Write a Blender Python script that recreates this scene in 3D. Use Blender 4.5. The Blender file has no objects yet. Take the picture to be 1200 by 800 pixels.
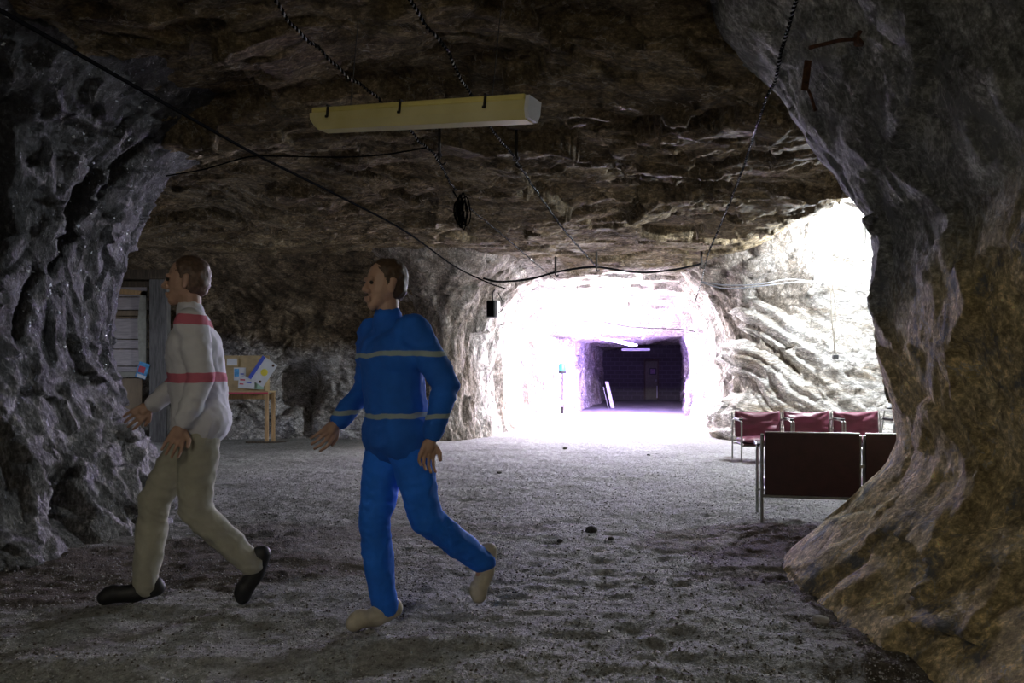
import bpy, math, random
import numpy as np
from mathutils import Vector, Matrix
random.seed(3); RNG = np.random.RandomState(5)
R = math.radians
SC = bpy.context.scene
COL = SC.collection

# ------------------------------------------------------------------ camera, world, exposure
FPX, HOR, CZ = 900.0, 440.0, 1.25
cam_d = bpy.data.cameras.new('camera'); cam = bpy.data.objects.new('camera', cam_d); COL.objects.link(cam)
cam.location = (0, 0, CZ); cam.rotation_euler = (R(90), 0, 0)
cam_d.sensor_width = 36; cam_d.lens = FPX / 1200 * 36; cam_d.shift_y = (HOR - 400) / 1200
cam_d.clip_end = 200
SC.camera = cam
w = bpy.data.worlds.new('world'); SC.world = w; w.use_nodes = True
w.node_tree.nodes['Background'].inputs[0].default_value = (0, 0, 0, 1)
w.node_tree.nodes['Background'].inputs[1].default_value = 0
SC.view_settings.view_transform = 'Standard'; SC.view_settings.look = 'None'
SC.view_settings.exposure = 0.0; SC.view_settings.gamma = 1
# strengths of the cave lamps and the two added fill tubes (W/m2 of tube); built further down where the lamps hang
L_MOUTH, L_MOUTH2, L_INNER, L_CHAMBER, L_LEFT, L_NEAR, L_FILL_RIGHT = 1500., 1300., 2200., 5500., 230., 18., 105.

def P(px, py, Y):
    return Vector(((px - 600) / FPX * Y, Y, CZ - (py - HOR) / FPX * Y))
def C(px, py, Z):
    Y = (Z - CZ) * FPX / (HOR - py)
    return P(px, py, Y)
def F(px, py): return C(px, py, 0.0)

# ------------------------------------------------------------------ numpy noise
def h3(ix, iy, iz, k=0):
    n = (ix.astype(np.int64) * 73856093) ^ (iy.astype(np.int64) * 19349663) ^ (iz.astype(np.int64) * 83492791) ^ (k * 2654435761)
    n = n & 0xffffffff
    n = ((n ^ (n >> 15)) * 2246822519) & 0xffffffff
    n = ((n ^ (n >> 13)) * 3266489917) & 0xffffffff
    n = n ^ (n >> 16)
    return (n & 0xffffff) / float(0xffffff)
def vn(p, k=0):
    i = np.floor(p); f = p - i; i = i.astype(np.int64)
    u = f * f * f * (f * (f * 6 - 15) + 10)
    r = 0
    for a in (0, 1):
        wa = u[:, 0] if a else 1 - u[:, 0]
        for b in (0, 1):
            wb = u[:, 1] if b else 1 - u[:, 1]
            for c in (0, 1):
                wc = u[:, 2] if c else 1 - u[:, 2]
                r = r + wa * wb * wc * h3(i[:, 0] + a, i[:, 1] + b, i[:, 2] + c, k)
    return r * 2 - 1
ROTN = np.array([[.36, .48, -.8], [-.8, .6, 0], [.48, .64, .6]])
def fbm(p, oct=4, k=0, ridged=False):
    s = 0; a = 1; t = 0
    for o in range(oct):
        n = vn(p, k + o)
        if ridged: n = 1 - 2 * np.abs(n) ** 0.8
        s = s + a * n; t += a; a *= .5; p = (p * 2.03) @ ROTN
    return s / t
def facet(p, k=0):
    i = np.floor(p).astype(np.int64); best = np.full(len(p), 1e9); val = np.zeros(len(p))
    for a in (-1, 0, 1):
        for b in (-1, 0, 1):
            for c in (-1, 0, 1):
                ja, jb, jc = i[:, 0] + a, i[:, 1] + b, i[:, 2] + c
                d = np.stack([p[:, 0] - ja - h3(ja, jb, jc, k), p[:, 1] - jb - h3(ja, jb, jc, k + 1), p[:, 2] - jc - h3(ja, jb, jc, k + 2)], 1)
                q = (d * d).sum(1); m = q < best
                g = np.stack([h3(ja, jb, jc, k + 3), h3(ja, jb, jc, k + 4), h3(ja, jb, jc, k + 5)], 1) - .5
                v = (g * d).sum(1) * 1.8 + h3(ja, jb, jc, k + 6) - .5
                best = np.where(m, q, best); val = np.where(m, v, val)
    return val
def rock(p, big=.18, f1=.10, f2=.035, fine=.02, aniso=(1, 1, 1), k=0, s1=1.3, s2=4.0):
    q = p * np.array(aniso)
    wv = np.stack([fbm(q * .9, 3, k + 20), fbm(q * .9, 3, k + 30), fbm(q * .9, 3, k + 40)], 1)
    qw = q + wv * .35
    d = big * fbm(q * .55, 2, k + 1)
    if f1: d = d + f1 * facet(qw * s1, k + 2)
    if f2: d = d + f2 * facet(qw * s2, k + 50)
    d = d + fine * .9 * fbm(qw * 3.2, 3, k + 9, ridged=True) + fine * 1.1 * fbm(qw * 11, 3, k + 7)
    return d

# ------------------------------------------------------------------ mesh helpers
def link(name, me, parent=None, mat=None):
    o = bpy.data.objects.new(name, me); COL.objects.link(o)
    if parent is not None: o.parent = parent
    if mat is not None and me is not None: me.materials.append(mat)
    return o
def grid_mesh(name, V, smooth=True):
    n, m = V.shape[:2]
    idx = np.arange(n * m).reshape(n, m)
    f = np.stack([idx[:-1, :-1], idx[1:, :-1], idx[1:, 1:], idx[:-1, 1:]], -1).reshape(-1, 4)
    me = bpy.data.meshes.new(name)
    me.vertices.add(n * m); me.vertices.foreach_set('co', V.reshape(-1).astype(np.float32))
    me.loops.add(f.size); me.loops.foreach_set('vertex_index', f.reshape(-1).astype(np.int32))
    me.polygons.add(len(f)); me.polygons.foreach_set('loop_start', np.arange(0, f.size, 4, dtype=np.int32))
    me.polygons.foreach_set('loop_total', np.full(len(f), 4, np.int32))
    me.polygons.foreach_set('use_smooth', np.full(len(f), smooth))
    me.update(calc_edges=True)
    return me
def tagp(o, label=None, cat=None, group=None, kind=None):
    if label: o['label'] = label
    if cat: o['category'] = cat
    if group: o['group'] = group
    if kind: o['kind'] = kind
    return o
def empty(name, loc, rz=0, label=None, cat=None, group=None, kind=None):
    o = bpy.data.objects.new(name, None); COL.objects.link(o); o.location = loc; o.rotation_euler = (0, 0, rz)
    o.empty_display_size = .1
    return tagp(o, label, cat, group, kind)
def cr(pts, n):
    """Catmull-Rom through the points, n samples per span"""
    pts = [Vector(p) for p in pts]
    pts = [pts[0] * 2 - pts[1]] + pts + [pts[-1] * 2 - pts[-2]]
    out = []
    for i in range(1, len(pts) - 2):
        p0, p1, p2, p3 = pts[i - 1:i + 3]
        for j in range(n):
            t = j / n
            out.append(.5 * ((2 * p1) + (p2 - p0) * t + (2 * p0 - 5 * p1 + 4 * p2 - p3) * t * t + (3 * p1 - p0 - 3 * p2 + p3) * t ** 3))
    out.append(pts[-2].copy()); return out
class MB:
    def __init__(s): s.v = []; s.f = []; s.sm = []
    def add(s, vs, fs, smooth=False):
        b = len(s.v); s.v += [tuple(v) for v in vs]; s.f += [tuple(b + i for i in f) for f in fs]; s.sm += [smooth] * len(fs)
    def box(s, c, d, rot=None, bev=0.0):
        x, y, z = [k / 2 for k in d]; b = min(bev, x * .45, y * .45, z * .45)
        M = rot if rot is not None else Matrix.Identity(3); c = Vector(c)
        if b <= 0:
            vs = [(i, j, k) for i in (-x, x) for j in (-y, y) for k in (-z, z)]
            fs = [(0, 1, 3, 2), (4, 6, 7, 5), (0, 4, 5, 1), (2, 3, 7, 6), (0, 2, 6, 4), (1, 5, 7, 3)]
            s.add([c + M @ Vector(v) for v in vs], fs); return s
        vs = []; key = {}
        for i in (-1, 1):
            for j in (-1, 1):
                for k in (-1, 1):
                    for a in range(3):
                        q = [i * (x - b), j * (y - b), k * (z - b)]; q[a] = [i * x, j * y, k * z][a]
                        key[(i, j, k, a)] = len(vs); vs.append(c + M @ Vector(q))
        fs = []
        for a in range(3):
            u, w_ = [q for q in range(3) if q != a]
            for sgn in (-1, 1):
                def K(su, sw):
                    q = [0, 0, 0]; q[a] = sgn; q[u] = su; q[w_] = sw; return key[(q[0], q[1], q[2], a)]
                fs.append((K(-1, -1), K(1, -1), K(1, 1), K(-1, 1)))
            for su in (-1, 1):
                for sw in (-1, 1):
                    def K2(sa, which):
                        q = [0, 0, 0]; q[a] = sa; q[u] = su; q[w_] = sw; return key[(q[0], q[1], q[2], which)]
                    fs.append((K2(-1, u), K2(1, u), K2(1, w_), K2(-1, w_)))
        for i in (-1, 1):
            for j in (-1, 1):
                for k in (-1, 1): fs.append((key[(i, j, k, 0)], key[(i, j, k, 1)], key[(i, j, k, 2)]))
        s.add(vs, fs); return s
    def tube(s, pts, r, n=8, cap=True, smooth=True):
        pts = [Vector(p) for p in pts]; rr = r if isinstance(r, (list, tuple)) else [r] * len(pts)
        vs = []; up = None
        for i, p in enumerate(pts):
            t = (pts[min(i + 1, len(pts) - 1)] - pts[max(i - 1, 0)]).normalized()
            if up is None:
                up = t.orthogonal().normalized()
            up = (up - t * up.dot(t)).normalized(); b = t.cross(up)
            for k in range(n):
                a = 2 * math.pi * k / n; vs.append(p + (up * math.cos(a) + b * math.sin(a)) * rr[i])
        fs = [(i * n + k, i * n + (k + 1) % n, (i + 1) * n + (k + 1) % n, (i + 1) * n + k) for i in range(len(pts) - 1) for k in range(n)]
        s.add(vs, fs, smooth)
        if cap:
            s.add(vs[:n], [tuple(range(n - 1, -1, -1))]); s.add(vs[-n:], [tuple(range(n))])
        return s
    def prism(s, poly, axis, t):
        """closed outline poly (3D points), extruded by vector axis*t"""
        a = Vector(axis) * t; n = len(poly); p = [Vector(q) for q in poly]
        s.add(p + [q + a for q in p], [tuple(range(n))[::-1], tuple(range(n, 2 * n))] + [(i, (i + 1) % n, n + (i + 1) % n, n + i) for i in range(n)])
        return s
    def ico(s, c, r, sc=(1, 1, 1), jit=0, seed=0):
        t = (1 + 5 ** .5) / 2; rd = random.Random(seed)
        vs = [(-1, t, 0), (1, t, 0), (-1, -t, 0), (1, -t, 0), (0, -1, t), (0, 1, t), (0, -1, -t), (0, 1, -t), (t, 0, -1), (t, 0, 1), (-t, 0, -1), (-t, 0, 1)]
        fs = [(0, 11, 5), (0, 5, 1), (0, 1, 7), (0, 7, 10), (0, 10, 11), (1, 5, 9), (5, 11, 4), (11, 10, 2), (10, 7, 6), (7, 1, 8), (3, 9, 4), (3, 4, 2), (3, 2, 6), (3, 6, 8), (3, 8, 9), (4, 9, 5), (2, 4, 11), (6, 2, 10), (8, 6, 7), (9, 8, 1)]
        o = []
        for v in vs:
            q = Vector(v).normalized() * r * (1 + jit * rd.uniform(-1, 1)); o.append(Vector(c) + Vector((q.x * sc[0], q.y * sc[1], q.z * sc[2])))
        s.add(o, fs); return s
    def build(s, name, mat, parent=None, **kw):
        me = bpy.data.meshes.new(name); me.from_pydata(s.v, [], s.f)
        me.polygons.foreach_set('use_smooth', s.sm); me.update()
        import bmesh
        bm = bmesh.new(); bm.from_mesh(me); bmesh.ops.recalc_face_normals(bm, faces=bm.faces); bm.to_mesh(me); bm.free()
        return tagp(link(name, me, parent, mat), **kw)
def Rz(a): return Matrix.Rotation(a, 3, 'Z')

# ------------------------------------------------------------------ materials
def newmat(name):
    m = bpy.data.materials.new(name); m.use_nodes = True
    return m, m.node_tree.nodes, m.node_tree.links, m.node_tree.nodes['Principled BSDF']
def tex(N, L, kind, scale, detail=4, src=None, vec=None, **kw):
    t = N.new({'n': 'ShaderNodeTexNoise', 'v': 'ShaderNodeTexVoronoi', 'w': 'ShaderNodeTexWave'}[kind])
    t.inputs['Scale'].default_value = scale
    if 'Detail' in t.inputs: t.inputs['Detail'].default_value = detail
    for k, v in kw.items():
        if k in t.inputs: t.inputs[k].default_value = v
        else: setattr(t, k, v)
    if vec is not None: L.new(vec, t.inputs['Vector'])
    return t
def ramp(N, L, fac, stops):
    r = N.new('ShaderNodeValToRGB'); e = r.color_ramp.elements
    e[0].position, e[0].color = stops[0][0], (*stops[0][1], 1)
    e[1].position, e[1].color = stops[-1][0], (*stops[-1][1], 1)
    for p, c in stops[1:-1]:
        q = e.new(p); q.color = (*c, 1)
    L.new(fac, r.inputs[0]); return r.outputs[0]
def mixc(N, L, fac, a, b, mode='MIX'):
    m = N.new('ShaderNodeMix'); m.data_type = 'RGBA'; m.blend_type = mode
    if isinstance(fac, (int, float)): m.inputs[0].default_value = fac
    else: L.new(fac, m.inputs[0])
    for i, v in ((6, a), (7, b)):
        if isinstance(v, tuple): m.inputs[i].default_value = (*v, 1)
        else: L.new(v, m.inputs[i])
    return m.outputs[2]
def thresh(N, L, v, a, b):
    m = N.new('ShaderNodeMapRange'); m.inputs[1].default_value = a; m.inputs[2].default_value = b; L.new(v, m.inputs[0]); return m.outputs[0]
def math2(N, L, op, a, b):
    m = N.new('ShaderNodeMath'); m.operation = op
    for i, v in ((0, a), (1, b)):
        if isinstance(v, (int, float)): m.inputs[i].default_value = v
        else: L.new(v, m.inputs[i])
    return m.outputs[0]
def bump(N, L, b, hs):
    prev = None
    for h, st, dist in hs:
        q = N.new('ShaderNodeBump'); q.inputs['Strength'].default_value = st; q.inputs['Distance'].default_value = dist
        L.new(h, q.inputs['Height'])
        if prev is not None: L.new(prev, q.inputs['Normal'])
        prev = q.outputs[0]
    L.new(prev, b.inputs['Normal'])
def rock_mat(name, dark, mid, light, patch=None, patch_t=(.60, .66), vein=None, stretch=(1, 1, 1), rot=(0, 0, 0), rough=.85, crystals=False, bs=1.0, crack=.5, pale=None, flakes=None):
    m, N, L, b = newmat(name)
    tc = N.new('ShaderNodeTexCoord'); mp = N.new('ShaderNodeMapping'); mp.inputs['Scale'].default_value = stretch; mp.inputs['Rotation'].default_value = rot
    L.new(tc.outputs['Object'], mp.inputs[0]); V = mp.outputs[0]
    n1 = tex(N, L, 'n', 1.3, 6, vec=V, Roughness=.68, Distortion=.6); n2 = tex(N, L, 'n', 9, 8, vec=V, Roughness=.72, Distortion=.8)
    n3 = tex(N, L, 'n', 55, 6, vec=V, Roughness=.75)
    c = ramp(N, L, n1.outputs[0], [(.36, dark), (.52, mid), (.68, light)])
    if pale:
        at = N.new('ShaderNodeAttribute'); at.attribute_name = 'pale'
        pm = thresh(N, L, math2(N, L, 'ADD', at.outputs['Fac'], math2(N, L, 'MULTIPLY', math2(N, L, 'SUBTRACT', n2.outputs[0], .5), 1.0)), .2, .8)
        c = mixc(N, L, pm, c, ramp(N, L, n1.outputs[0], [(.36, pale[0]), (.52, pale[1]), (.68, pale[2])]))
    c2 = ramp(N, L, n2.outputs[0], [(.33, (.42, .40, .38)), (.52, (1, 1, 1)), (.7, (1.75, 1.72, 1.65))])
    c = mixc(N, L, 1, c, c2, 'MULTIPLY')
    c = mixc(N, L, 1 if crystals else .55, c, ramp(N, L, tex(N, L, 'n', 28, 5, vec=V, Roughness=.8).outputs[0], [(.40, (.35, .35, .36)), (.5, (1, 1, 1)), (.62, (2.6, 2.6, 2.8))]), 'MULTIPLY')
    # dark fracture lines of the stone
    v1 = tex(N, L, 'v', 2.3, vec=mixc(N, L, .28, V, n1.outputs[1]), feature='DISTANCE_TO_EDGE')
    cr_ = thresh(N, L, v1.outputs[0], .0, .035)
    cr2 = math2(N, L, 'MAXIMUM', cr_, thresh(N, L, n1.outputs[0], .5, .45))
    c = mixc(N, L, math2(N, L, 'MULTIPLY', math2(N, L, 'SUBTRACT', 1, cr2), crack), c, (.012, .01, .008))
    if patch:
        pn = tex(N, L, 'n', 3.2, 10, vec=V, Roughness=.74, Distortion=.15)
        c = mixc(N, L, thresh(N, L, pn.outputs[0], *patch_t), c, patch)
    if flakes:
        fv = tex(N, L, 'v', 13, vec=mixc(N, L, .12, V, n2.outputs[1]), Randomness=1.0); fm = math2(N, L, 'MULTIPLY', thresh(N, L, fv.outputs[0], .30, .24), thresh(N, L, tex(N, L, 'n', 1.7, 3, vec=V).outputs[0], .50, .56))
        fm = math2(N, L, 'MULTIPLY', fm, thresh(N, L, fv.outputs[1], .45, .5)); fm = math2(N, L, 'MULTIPLY', fm, pm)
        c = mixc(N, L, fm, c, flakes)
    if vein:
        vn_ = tex(N, L, 'n', 1.6, 8, vec=V, Roughness=.6, Distortion=1.5)
        d = math2(N, L, 'ABSOLUTE', math2(N, L, 'SUBTRACT', vn_.outputs[0], .5), 0)
        c = mixc(N, L, math2(N, L, 'MULTIPLY', thresh(N, L, d, .012, .0), thresh(N, L, n2.outputs[0], .45, .6)), c, vein)
    L.new(c, b.inputs['Base Color'])
    if crystals:
        vc = tex(N, L, 'v', 30, vec=V); cm = thresh(N, L, tex(N, L, 'n', 6, 3, vec=V).outputs[0], 0.42, .58)
        rr = math2(N, L, 'MULTIPLY', thresh(N, L, vc.outputs[1], .46, .38), cm)
        r2 = math2(N, L, 'SUBTRACT', rough, math2(N, L, 'MULTIPLY', rr, rough - .3)); L.new(r2, b.inputs['Roughness'])
        L.new(mixc(N, L, rr, c, (.62, .65, .78)), b.inputs['Base Color']); L.new(math2(N, L, 'MULTIPLY', rr, .9), b.inputs['Metallic'])
        b.inputs['Specular IOR Level'].default_value = .9
        bump(N, L, b, [(n1.outputs[0], .6 * bs, .12), (n2.outputs[0], .9 * bs, .035), (n3.outputs[0], 1.0 * bs, .02)])
        bn = b.inputs['Normal'].links[0].from_socket
        vs_ = tex(N, L, 'v', 30, vec=V); sc_ = N.new('ShaderNodeVectorMath'); sc_.operation = 'MULTIPLY_ADD'
        L.new(vs_.outputs['Color'], sc_.inputs[0]); sc_.inputs[1].default_value = (1.5, 1.5, 1.5); sc_.inputs[2].default_value = (-.75, -.75, -.75)
        ad = N.new('ShaderNodeVectorMath'); ad.operation = 'ADD'; L.new(bn, ad.inputs[0]); L.new(sc_.outputs[0], ad.inputs[1])
        nm = N.new('ShaderNodeVectorMath'); nm.operation = 'NORMALIZE'; L.new(ad.outputs[0], nm.inputs[0])
        mv = N.new('ShaderNodeMix'); mv.data_type = 'VECTOR'; L.new(rr, mv.inputs[0]); L.new(bn, mv.inputs[4]); L.new(nm.outputs[0], mv.inputs[5]); L.new(mv.outputs[1], b.inputs['Normal'])
    else:
        b.inputs['Roughness'].default_value = rough; b.inputs['Specular IOR Level'].default_value = .35
        bump(N, L, b, [(cr2, .5 * bs, .03), (n2.outputs[0], .9 * bs, .04), (n3.outputs[0], .6 * bs, .01)])
    return m
def simple(name, col, rough=.6, metal=0, noise=.15, nscale=12, bumpd=0.002, emit=None, stretch=(1, 1, 1), spec=.5):
    m, N, L, b = newmat(name)
    tc = N.new('ShaderNodeTexCoord'); mp = N.new('ShaderNodeMapping'); mp.inputs['Scale'].default_value = stretch; L.new(tc.outputs['Object'], mp.inputs[0])
    n = tex(N, L, 'n', nscale, 5, vec=mp.outputs[0], Roughness=.65)
    lo = tuple(max(0, k * (1 - noise * 1.6)) for k in col); hi = tuple(min(1, k * (1 + noise * 1.6)) for k in col)
    L.new(ramp(N, L, n.outputs[0], [(.3, lo), (.7, hi)]), b.inputs['Base Color'])
    b.inputs['Roughness'].default_value = rough; b.inputs['Metallic'].default_value = metal; b.inputs['Specular IOR Level'].default_value = spec
    if bumpd: bump(N, L, b, [(n.outputs[0], .6, bumpd)])
    if emit:
        b.inputs['Emission Color'].default_value = (*emit[0], 1); b.inputs['Emission Strength'].default_value = emit[1]
    return m
M = {}
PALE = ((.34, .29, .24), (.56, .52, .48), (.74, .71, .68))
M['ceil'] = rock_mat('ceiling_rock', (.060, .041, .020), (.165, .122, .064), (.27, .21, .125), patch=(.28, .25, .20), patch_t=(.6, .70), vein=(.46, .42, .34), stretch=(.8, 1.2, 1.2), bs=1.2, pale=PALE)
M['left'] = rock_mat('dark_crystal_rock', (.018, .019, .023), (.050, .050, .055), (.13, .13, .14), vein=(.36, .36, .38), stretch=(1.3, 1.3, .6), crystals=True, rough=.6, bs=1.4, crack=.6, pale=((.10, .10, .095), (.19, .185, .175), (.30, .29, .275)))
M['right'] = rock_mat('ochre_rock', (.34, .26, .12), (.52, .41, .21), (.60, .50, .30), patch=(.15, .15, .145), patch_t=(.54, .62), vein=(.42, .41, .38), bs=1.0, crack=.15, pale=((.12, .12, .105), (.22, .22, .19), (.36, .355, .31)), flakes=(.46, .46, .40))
M['back'] = rock_mat('grey_brown_rock', (.05, .036, .02), (.15, .11, .065), (.27, .215, .15), pale=((.22, .20, .18), (.40, .385, .37), (.60, .60, .62)), patch=None, bs=1.1, crack=.5, stretch=(.9, 1, 1.3))
M['pale'] = rock_mat('pale_salt_rock', (.13, .105, .08), (.28, .245, .205), (.46, .43, .39), pale=PALE, vein=(.22, .15, .10), bs=1.3, crack=.4, stretch=(1.3, 1, .6))
M['slab'] = rock_mat('pale_slab_rock', (.30, .25, .19), (.60, .57, .52), (.78, .76, .73), patch=(.16, .12, .08), patch_t=(.62, .66), bs=1.2, crack=.3, stretch=(.4, 1, 1.9), rot=(0, R(48), 0))
M['black_cable'] = simple('black_rubber', (.008, .008, .009), .8, spec=.0, nscale=30, bumpd=.0005)
M['grey_cable'] = simple('grey_plastic_cable', (.16, .165, .18), .25, nscale=30, bumpd=.0005)
def glint_strand_mat():  # noise colours pale glints onto stretches of the black strand
    m, N, L, b = newmat('painted_glint_strand'); tc = N.new('ShaderNodeTexCoord'); n = tex(N, L, 'n', 4.5, 4, vec=tc.outputs['Object'], Roughness=.8)
    L.new(ramp(N, L, n.outputs[0], [(.46, (.012, .012, .013)), (.54, (.75, .76, .80))]), b.inputs['Base Color']); b.inputs['Roughness'].default_value = .2; return m
M['strand'] = glint_strand_mat(); M['tan_cord'] = simple('dull_tan_cord', (.10, .085, .065), .6, nscale=30, bumpd=.0005)
M['iron'] = simple('dark_iron', (.03, .026, .022), .6, .6, .4, 25)
M['rust'] = simple('rust', (.075, .032, .016), .9, .1, .5, 30, .004)
M['steel'] = simple('worn_steel', (.42, .43, .40), .35, .85, .15, 20)
M['wood'] = simple('light_wood', (.52, .34, .17), .6, 0, .2, 6, .001, stretch=(8, 8, .6))
M['darkwood'] = simple('dark_wood', (.10, .075, .05), .75, 0, .35, 6, .003, stretch=(6, 6, .6))
M['greypost'] = simple('grey_wood', (.15, .145, .14), .75, 0, .3, 6, .003, stretch=(6, 6, .6))
M['plank'] = simple('whitewashed_planks', (.50, .46, .47), .7, 0, .18, 5, .002, stretch=(.8, 6, 7))
M['plywood'] = simple('tan_plywood', (.26, .20, .13), .7, 0, .15, 4, .001, stretch=(4, 4, .7))
M['card'] = simple('cardboard', (.50, .38, .21), .8, 0, .1, 8, .001)
M['paper'] = simple('white_paper', (.72, .74, .78), .7, 0, .04, 8, 0)
M['bluepaper'] = simple('blue_print', (.07, .12, .62), .6, 0, .1, 8, 0)
M['cyan'] = simple('cyan_print', (.10, .38, .85), .6, 0, .3, 20, 0)
M['redpaper'] = simple('red_print', (.6, .08, .12), .6, 0, .1, 8, 0)
M['yellow'] = simple('yellow_print', (.85, .72, .08), .6, 0, .05, 8, 0)
M['green'] = simple('pale_green_card', (.42, .62, .48), .7, 0, .05, 8, 0)
M['maroon'] = simple('maroon_vinyl', (.17, .045, .075), .42, 0, .12, 7, .002)
M['darkpanel'] = simple('dark_maroon_board', (.035, .008, .010), .5, 0, .2, 10, .001)
M['bark'] = simple('black_plastic', (.015, .015, .016), .45, 0, .1, 10)
M['housing'] = simple('aged_cream_enamel', (.72, .62, .20), .45, 0, .12, 3, .001)
M['white'] = simple('white_plastic', (.75, .76, .78), .4, 0, .05, 10)
def glow(name, col, st):
    m, N, L, b = newmat(name); b.inputs['Base Color'].default_value = (.8, .8, .8, 1)
    b.inputs['Emission Color'].default_value = (*col, 1); b.inputs['Emission Strength'].default_value = st; return m
M['tube_mouth'] = glow('lilac_white_tube', (.94, .90, 1.0), L_MOUTH)
M['tube_mouth2'] = glow('lilac_white_tube_inner', (.70, .56, 1.0), L_MOUTH2)
M['tube_inner'] = glow('violet_tube', (.42, .28, 1.0), L_INNER)
M['bulb'] = glow('cool_white_bulb', (.86, .93, 1.0), L_CHAMBER)
M['tube_left'] = glow('bluish_tube', (.74, .80, 1.0), L_LEFT)
M['tube_near'] = glow('neutral_fill_tube', (.94, 1.0, .93), L_NEAR)
M['fill_right'] = glow('warm_fill_tube', (1.0, .93, .74), L_FILL_RIGHT)
def diffuser_mat():
    m, N, L, b = newmat('yellowed_acrylic'); tc = N.new('ShaderNodeTexCoord')
    n = tex(N, L, 'n', 3, 4, vec=tc.outputs['Object'])
    L.new(ramp(N, L, n.outputs[0], [(.3, (.60, .52, .20)), (.7, (.76, .69, .34))]), b.inputs['Base Color'])
    b.inputs['Roughness'].default_value = .28; b.inputs['Subsurface Weight'].default_value = .0
    wv = tex(N, L, 'w', 60, vec=tc.outputs['Object']); bump(N, L, b, [(wv.outputs[1], .25, .001)]); return m
M['diffuser'] = diffuser_mat()
def floor_mat():
    m, N, L, b = newmat('salt_grit_floor'); tc = N.new('ShaderNodeTexCoord'); V = tc.outputs['Object']
    n1 = tex(N, L, 'n', 1.1, 5, vec=V, Roughness=.6); n2 = tex(N, L, 'n', 22, 6, vec=V, Roughness=.8); v = tex(N, L, 'v', 75, vec=V, Randomness=1.0)
    n3 = tex(N, L, 'n', 5, 6, vec=V, Roughness=.75)
    c = ramp(N, L, n1.outputs[0], [(.3, (.19, .19, .178)), (.7, (.29, .29, .277))])
    c = mixc(N, L, 1, c, ramp(N, L, n2.outputs[0], [(.34, (.45, .44, .42)), (.5, (1, 1, 1)), (.68, (1.5, 1.5, 1.5))]), 'MULTIPLY')
    c = mixc(N, L, .9, c, ramp(N, L, v.outputs[1], [(.0, (.45, .45, .45)), (.5, (1, 1, 1)), (1, (1.35, 1.35, 1.35))]), 'MULTIPLY')
    at = N.new('ShaderNodeAttribute'); at.attribute_name = 'soil'
    soil = mixc(N, L, 1, ramp(N, L, n2.outputs[0], [(.3, (.030, .018, .010)), (.7, (.11, .07, .04))]), (1, 1, 1), 'MULTIPLY')
    c = mixc(N, L, at.outputs['Fac'], c, soil)
    L.new(c, b.inputs['Base Color']); b.inputs['Roughness'].default_value = .85; b.inputs['Specular IOR Level'].default_value = .3
    bump(N, L, b, [(n3.outputs[0], .5, .05), (n2.outputs[0], .9, .02), (v.outputs[0], .7, .008)]); return m
M['floor'] = floor_mat()

# ------------------------------------------------------------------ cave: ceiling, floor, walls
def ss(x, a, b): t = np.clip((x - a) / (b - a), 0, 1); return t * t * (3 - 2 * t)
def ceil_base(x, y):
    z = 3.50 + 0 * x
    z = z - .25 * ss(y, 13.8, 16.5) * ss(-x, -6.5, -4.8)
    z = z - .05 * ss(y, 17, 21) - .72 * ss(y, 22.0, 23.0) * 1.0 + .12 * ss(y, 27, 36)
    z = z + .85 * np.exp(-((x - 6.0) / 1.7) ** 2 - ((y - 11.6) / 2.6) ** 2) * ss(x, 3.4, 4.8)
    z = z + .12 * np.exp(-((x + .5) / 2.2) ** 2 - ((y - 6.0) / 2.0) ** 2)
    return z
def axis_(segs):
    out = []
    for a, b, d in segs: out += list(np.arange(a, b - 1e-6, d))
    return np.array(out + [segs[-1][1]])
ys = axis_([(-3, 3, .15), (3, 9, .028), (9, 16, .04), (16, 24, .06), (24, 41, .15)])
xs = axis_([(-12, -7, .1), (-7, -4, .04), (-4, 4, .028), (4, 7, .04), (7, 11, .1)])
X, Y = np.meshgrid(xs, ys, indexing='ij')
p = np.stack([X, Y, 0 * X], -1).reshape(-1, 3)
d = rock(p, .24, .20, .07, .026, (.8, 1.1, 1), k=3, s1=.9, s2=3.0)
Z = (ceil_base(X, Y) - d.reshape(X.shape) * (1 - .55 * ss(Y, 10.5, 13.5)))
Zc = Z
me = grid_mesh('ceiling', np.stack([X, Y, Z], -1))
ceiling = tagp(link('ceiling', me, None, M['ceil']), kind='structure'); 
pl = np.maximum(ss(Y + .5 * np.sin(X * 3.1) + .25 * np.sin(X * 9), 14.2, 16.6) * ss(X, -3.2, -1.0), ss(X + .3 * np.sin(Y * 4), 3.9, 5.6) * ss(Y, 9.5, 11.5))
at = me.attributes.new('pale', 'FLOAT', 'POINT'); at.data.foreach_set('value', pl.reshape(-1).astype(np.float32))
def ceil_z(x, y):
    i = np.clip(np.searchsorted(xs, x), 3, len(xs) - 4); j = np.clip(np.searchsorted(ys, y), 3, len(ys) - 4)
    return float(Zc[i - 3:i + 3, j - 3:j + 3].min())

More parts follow.
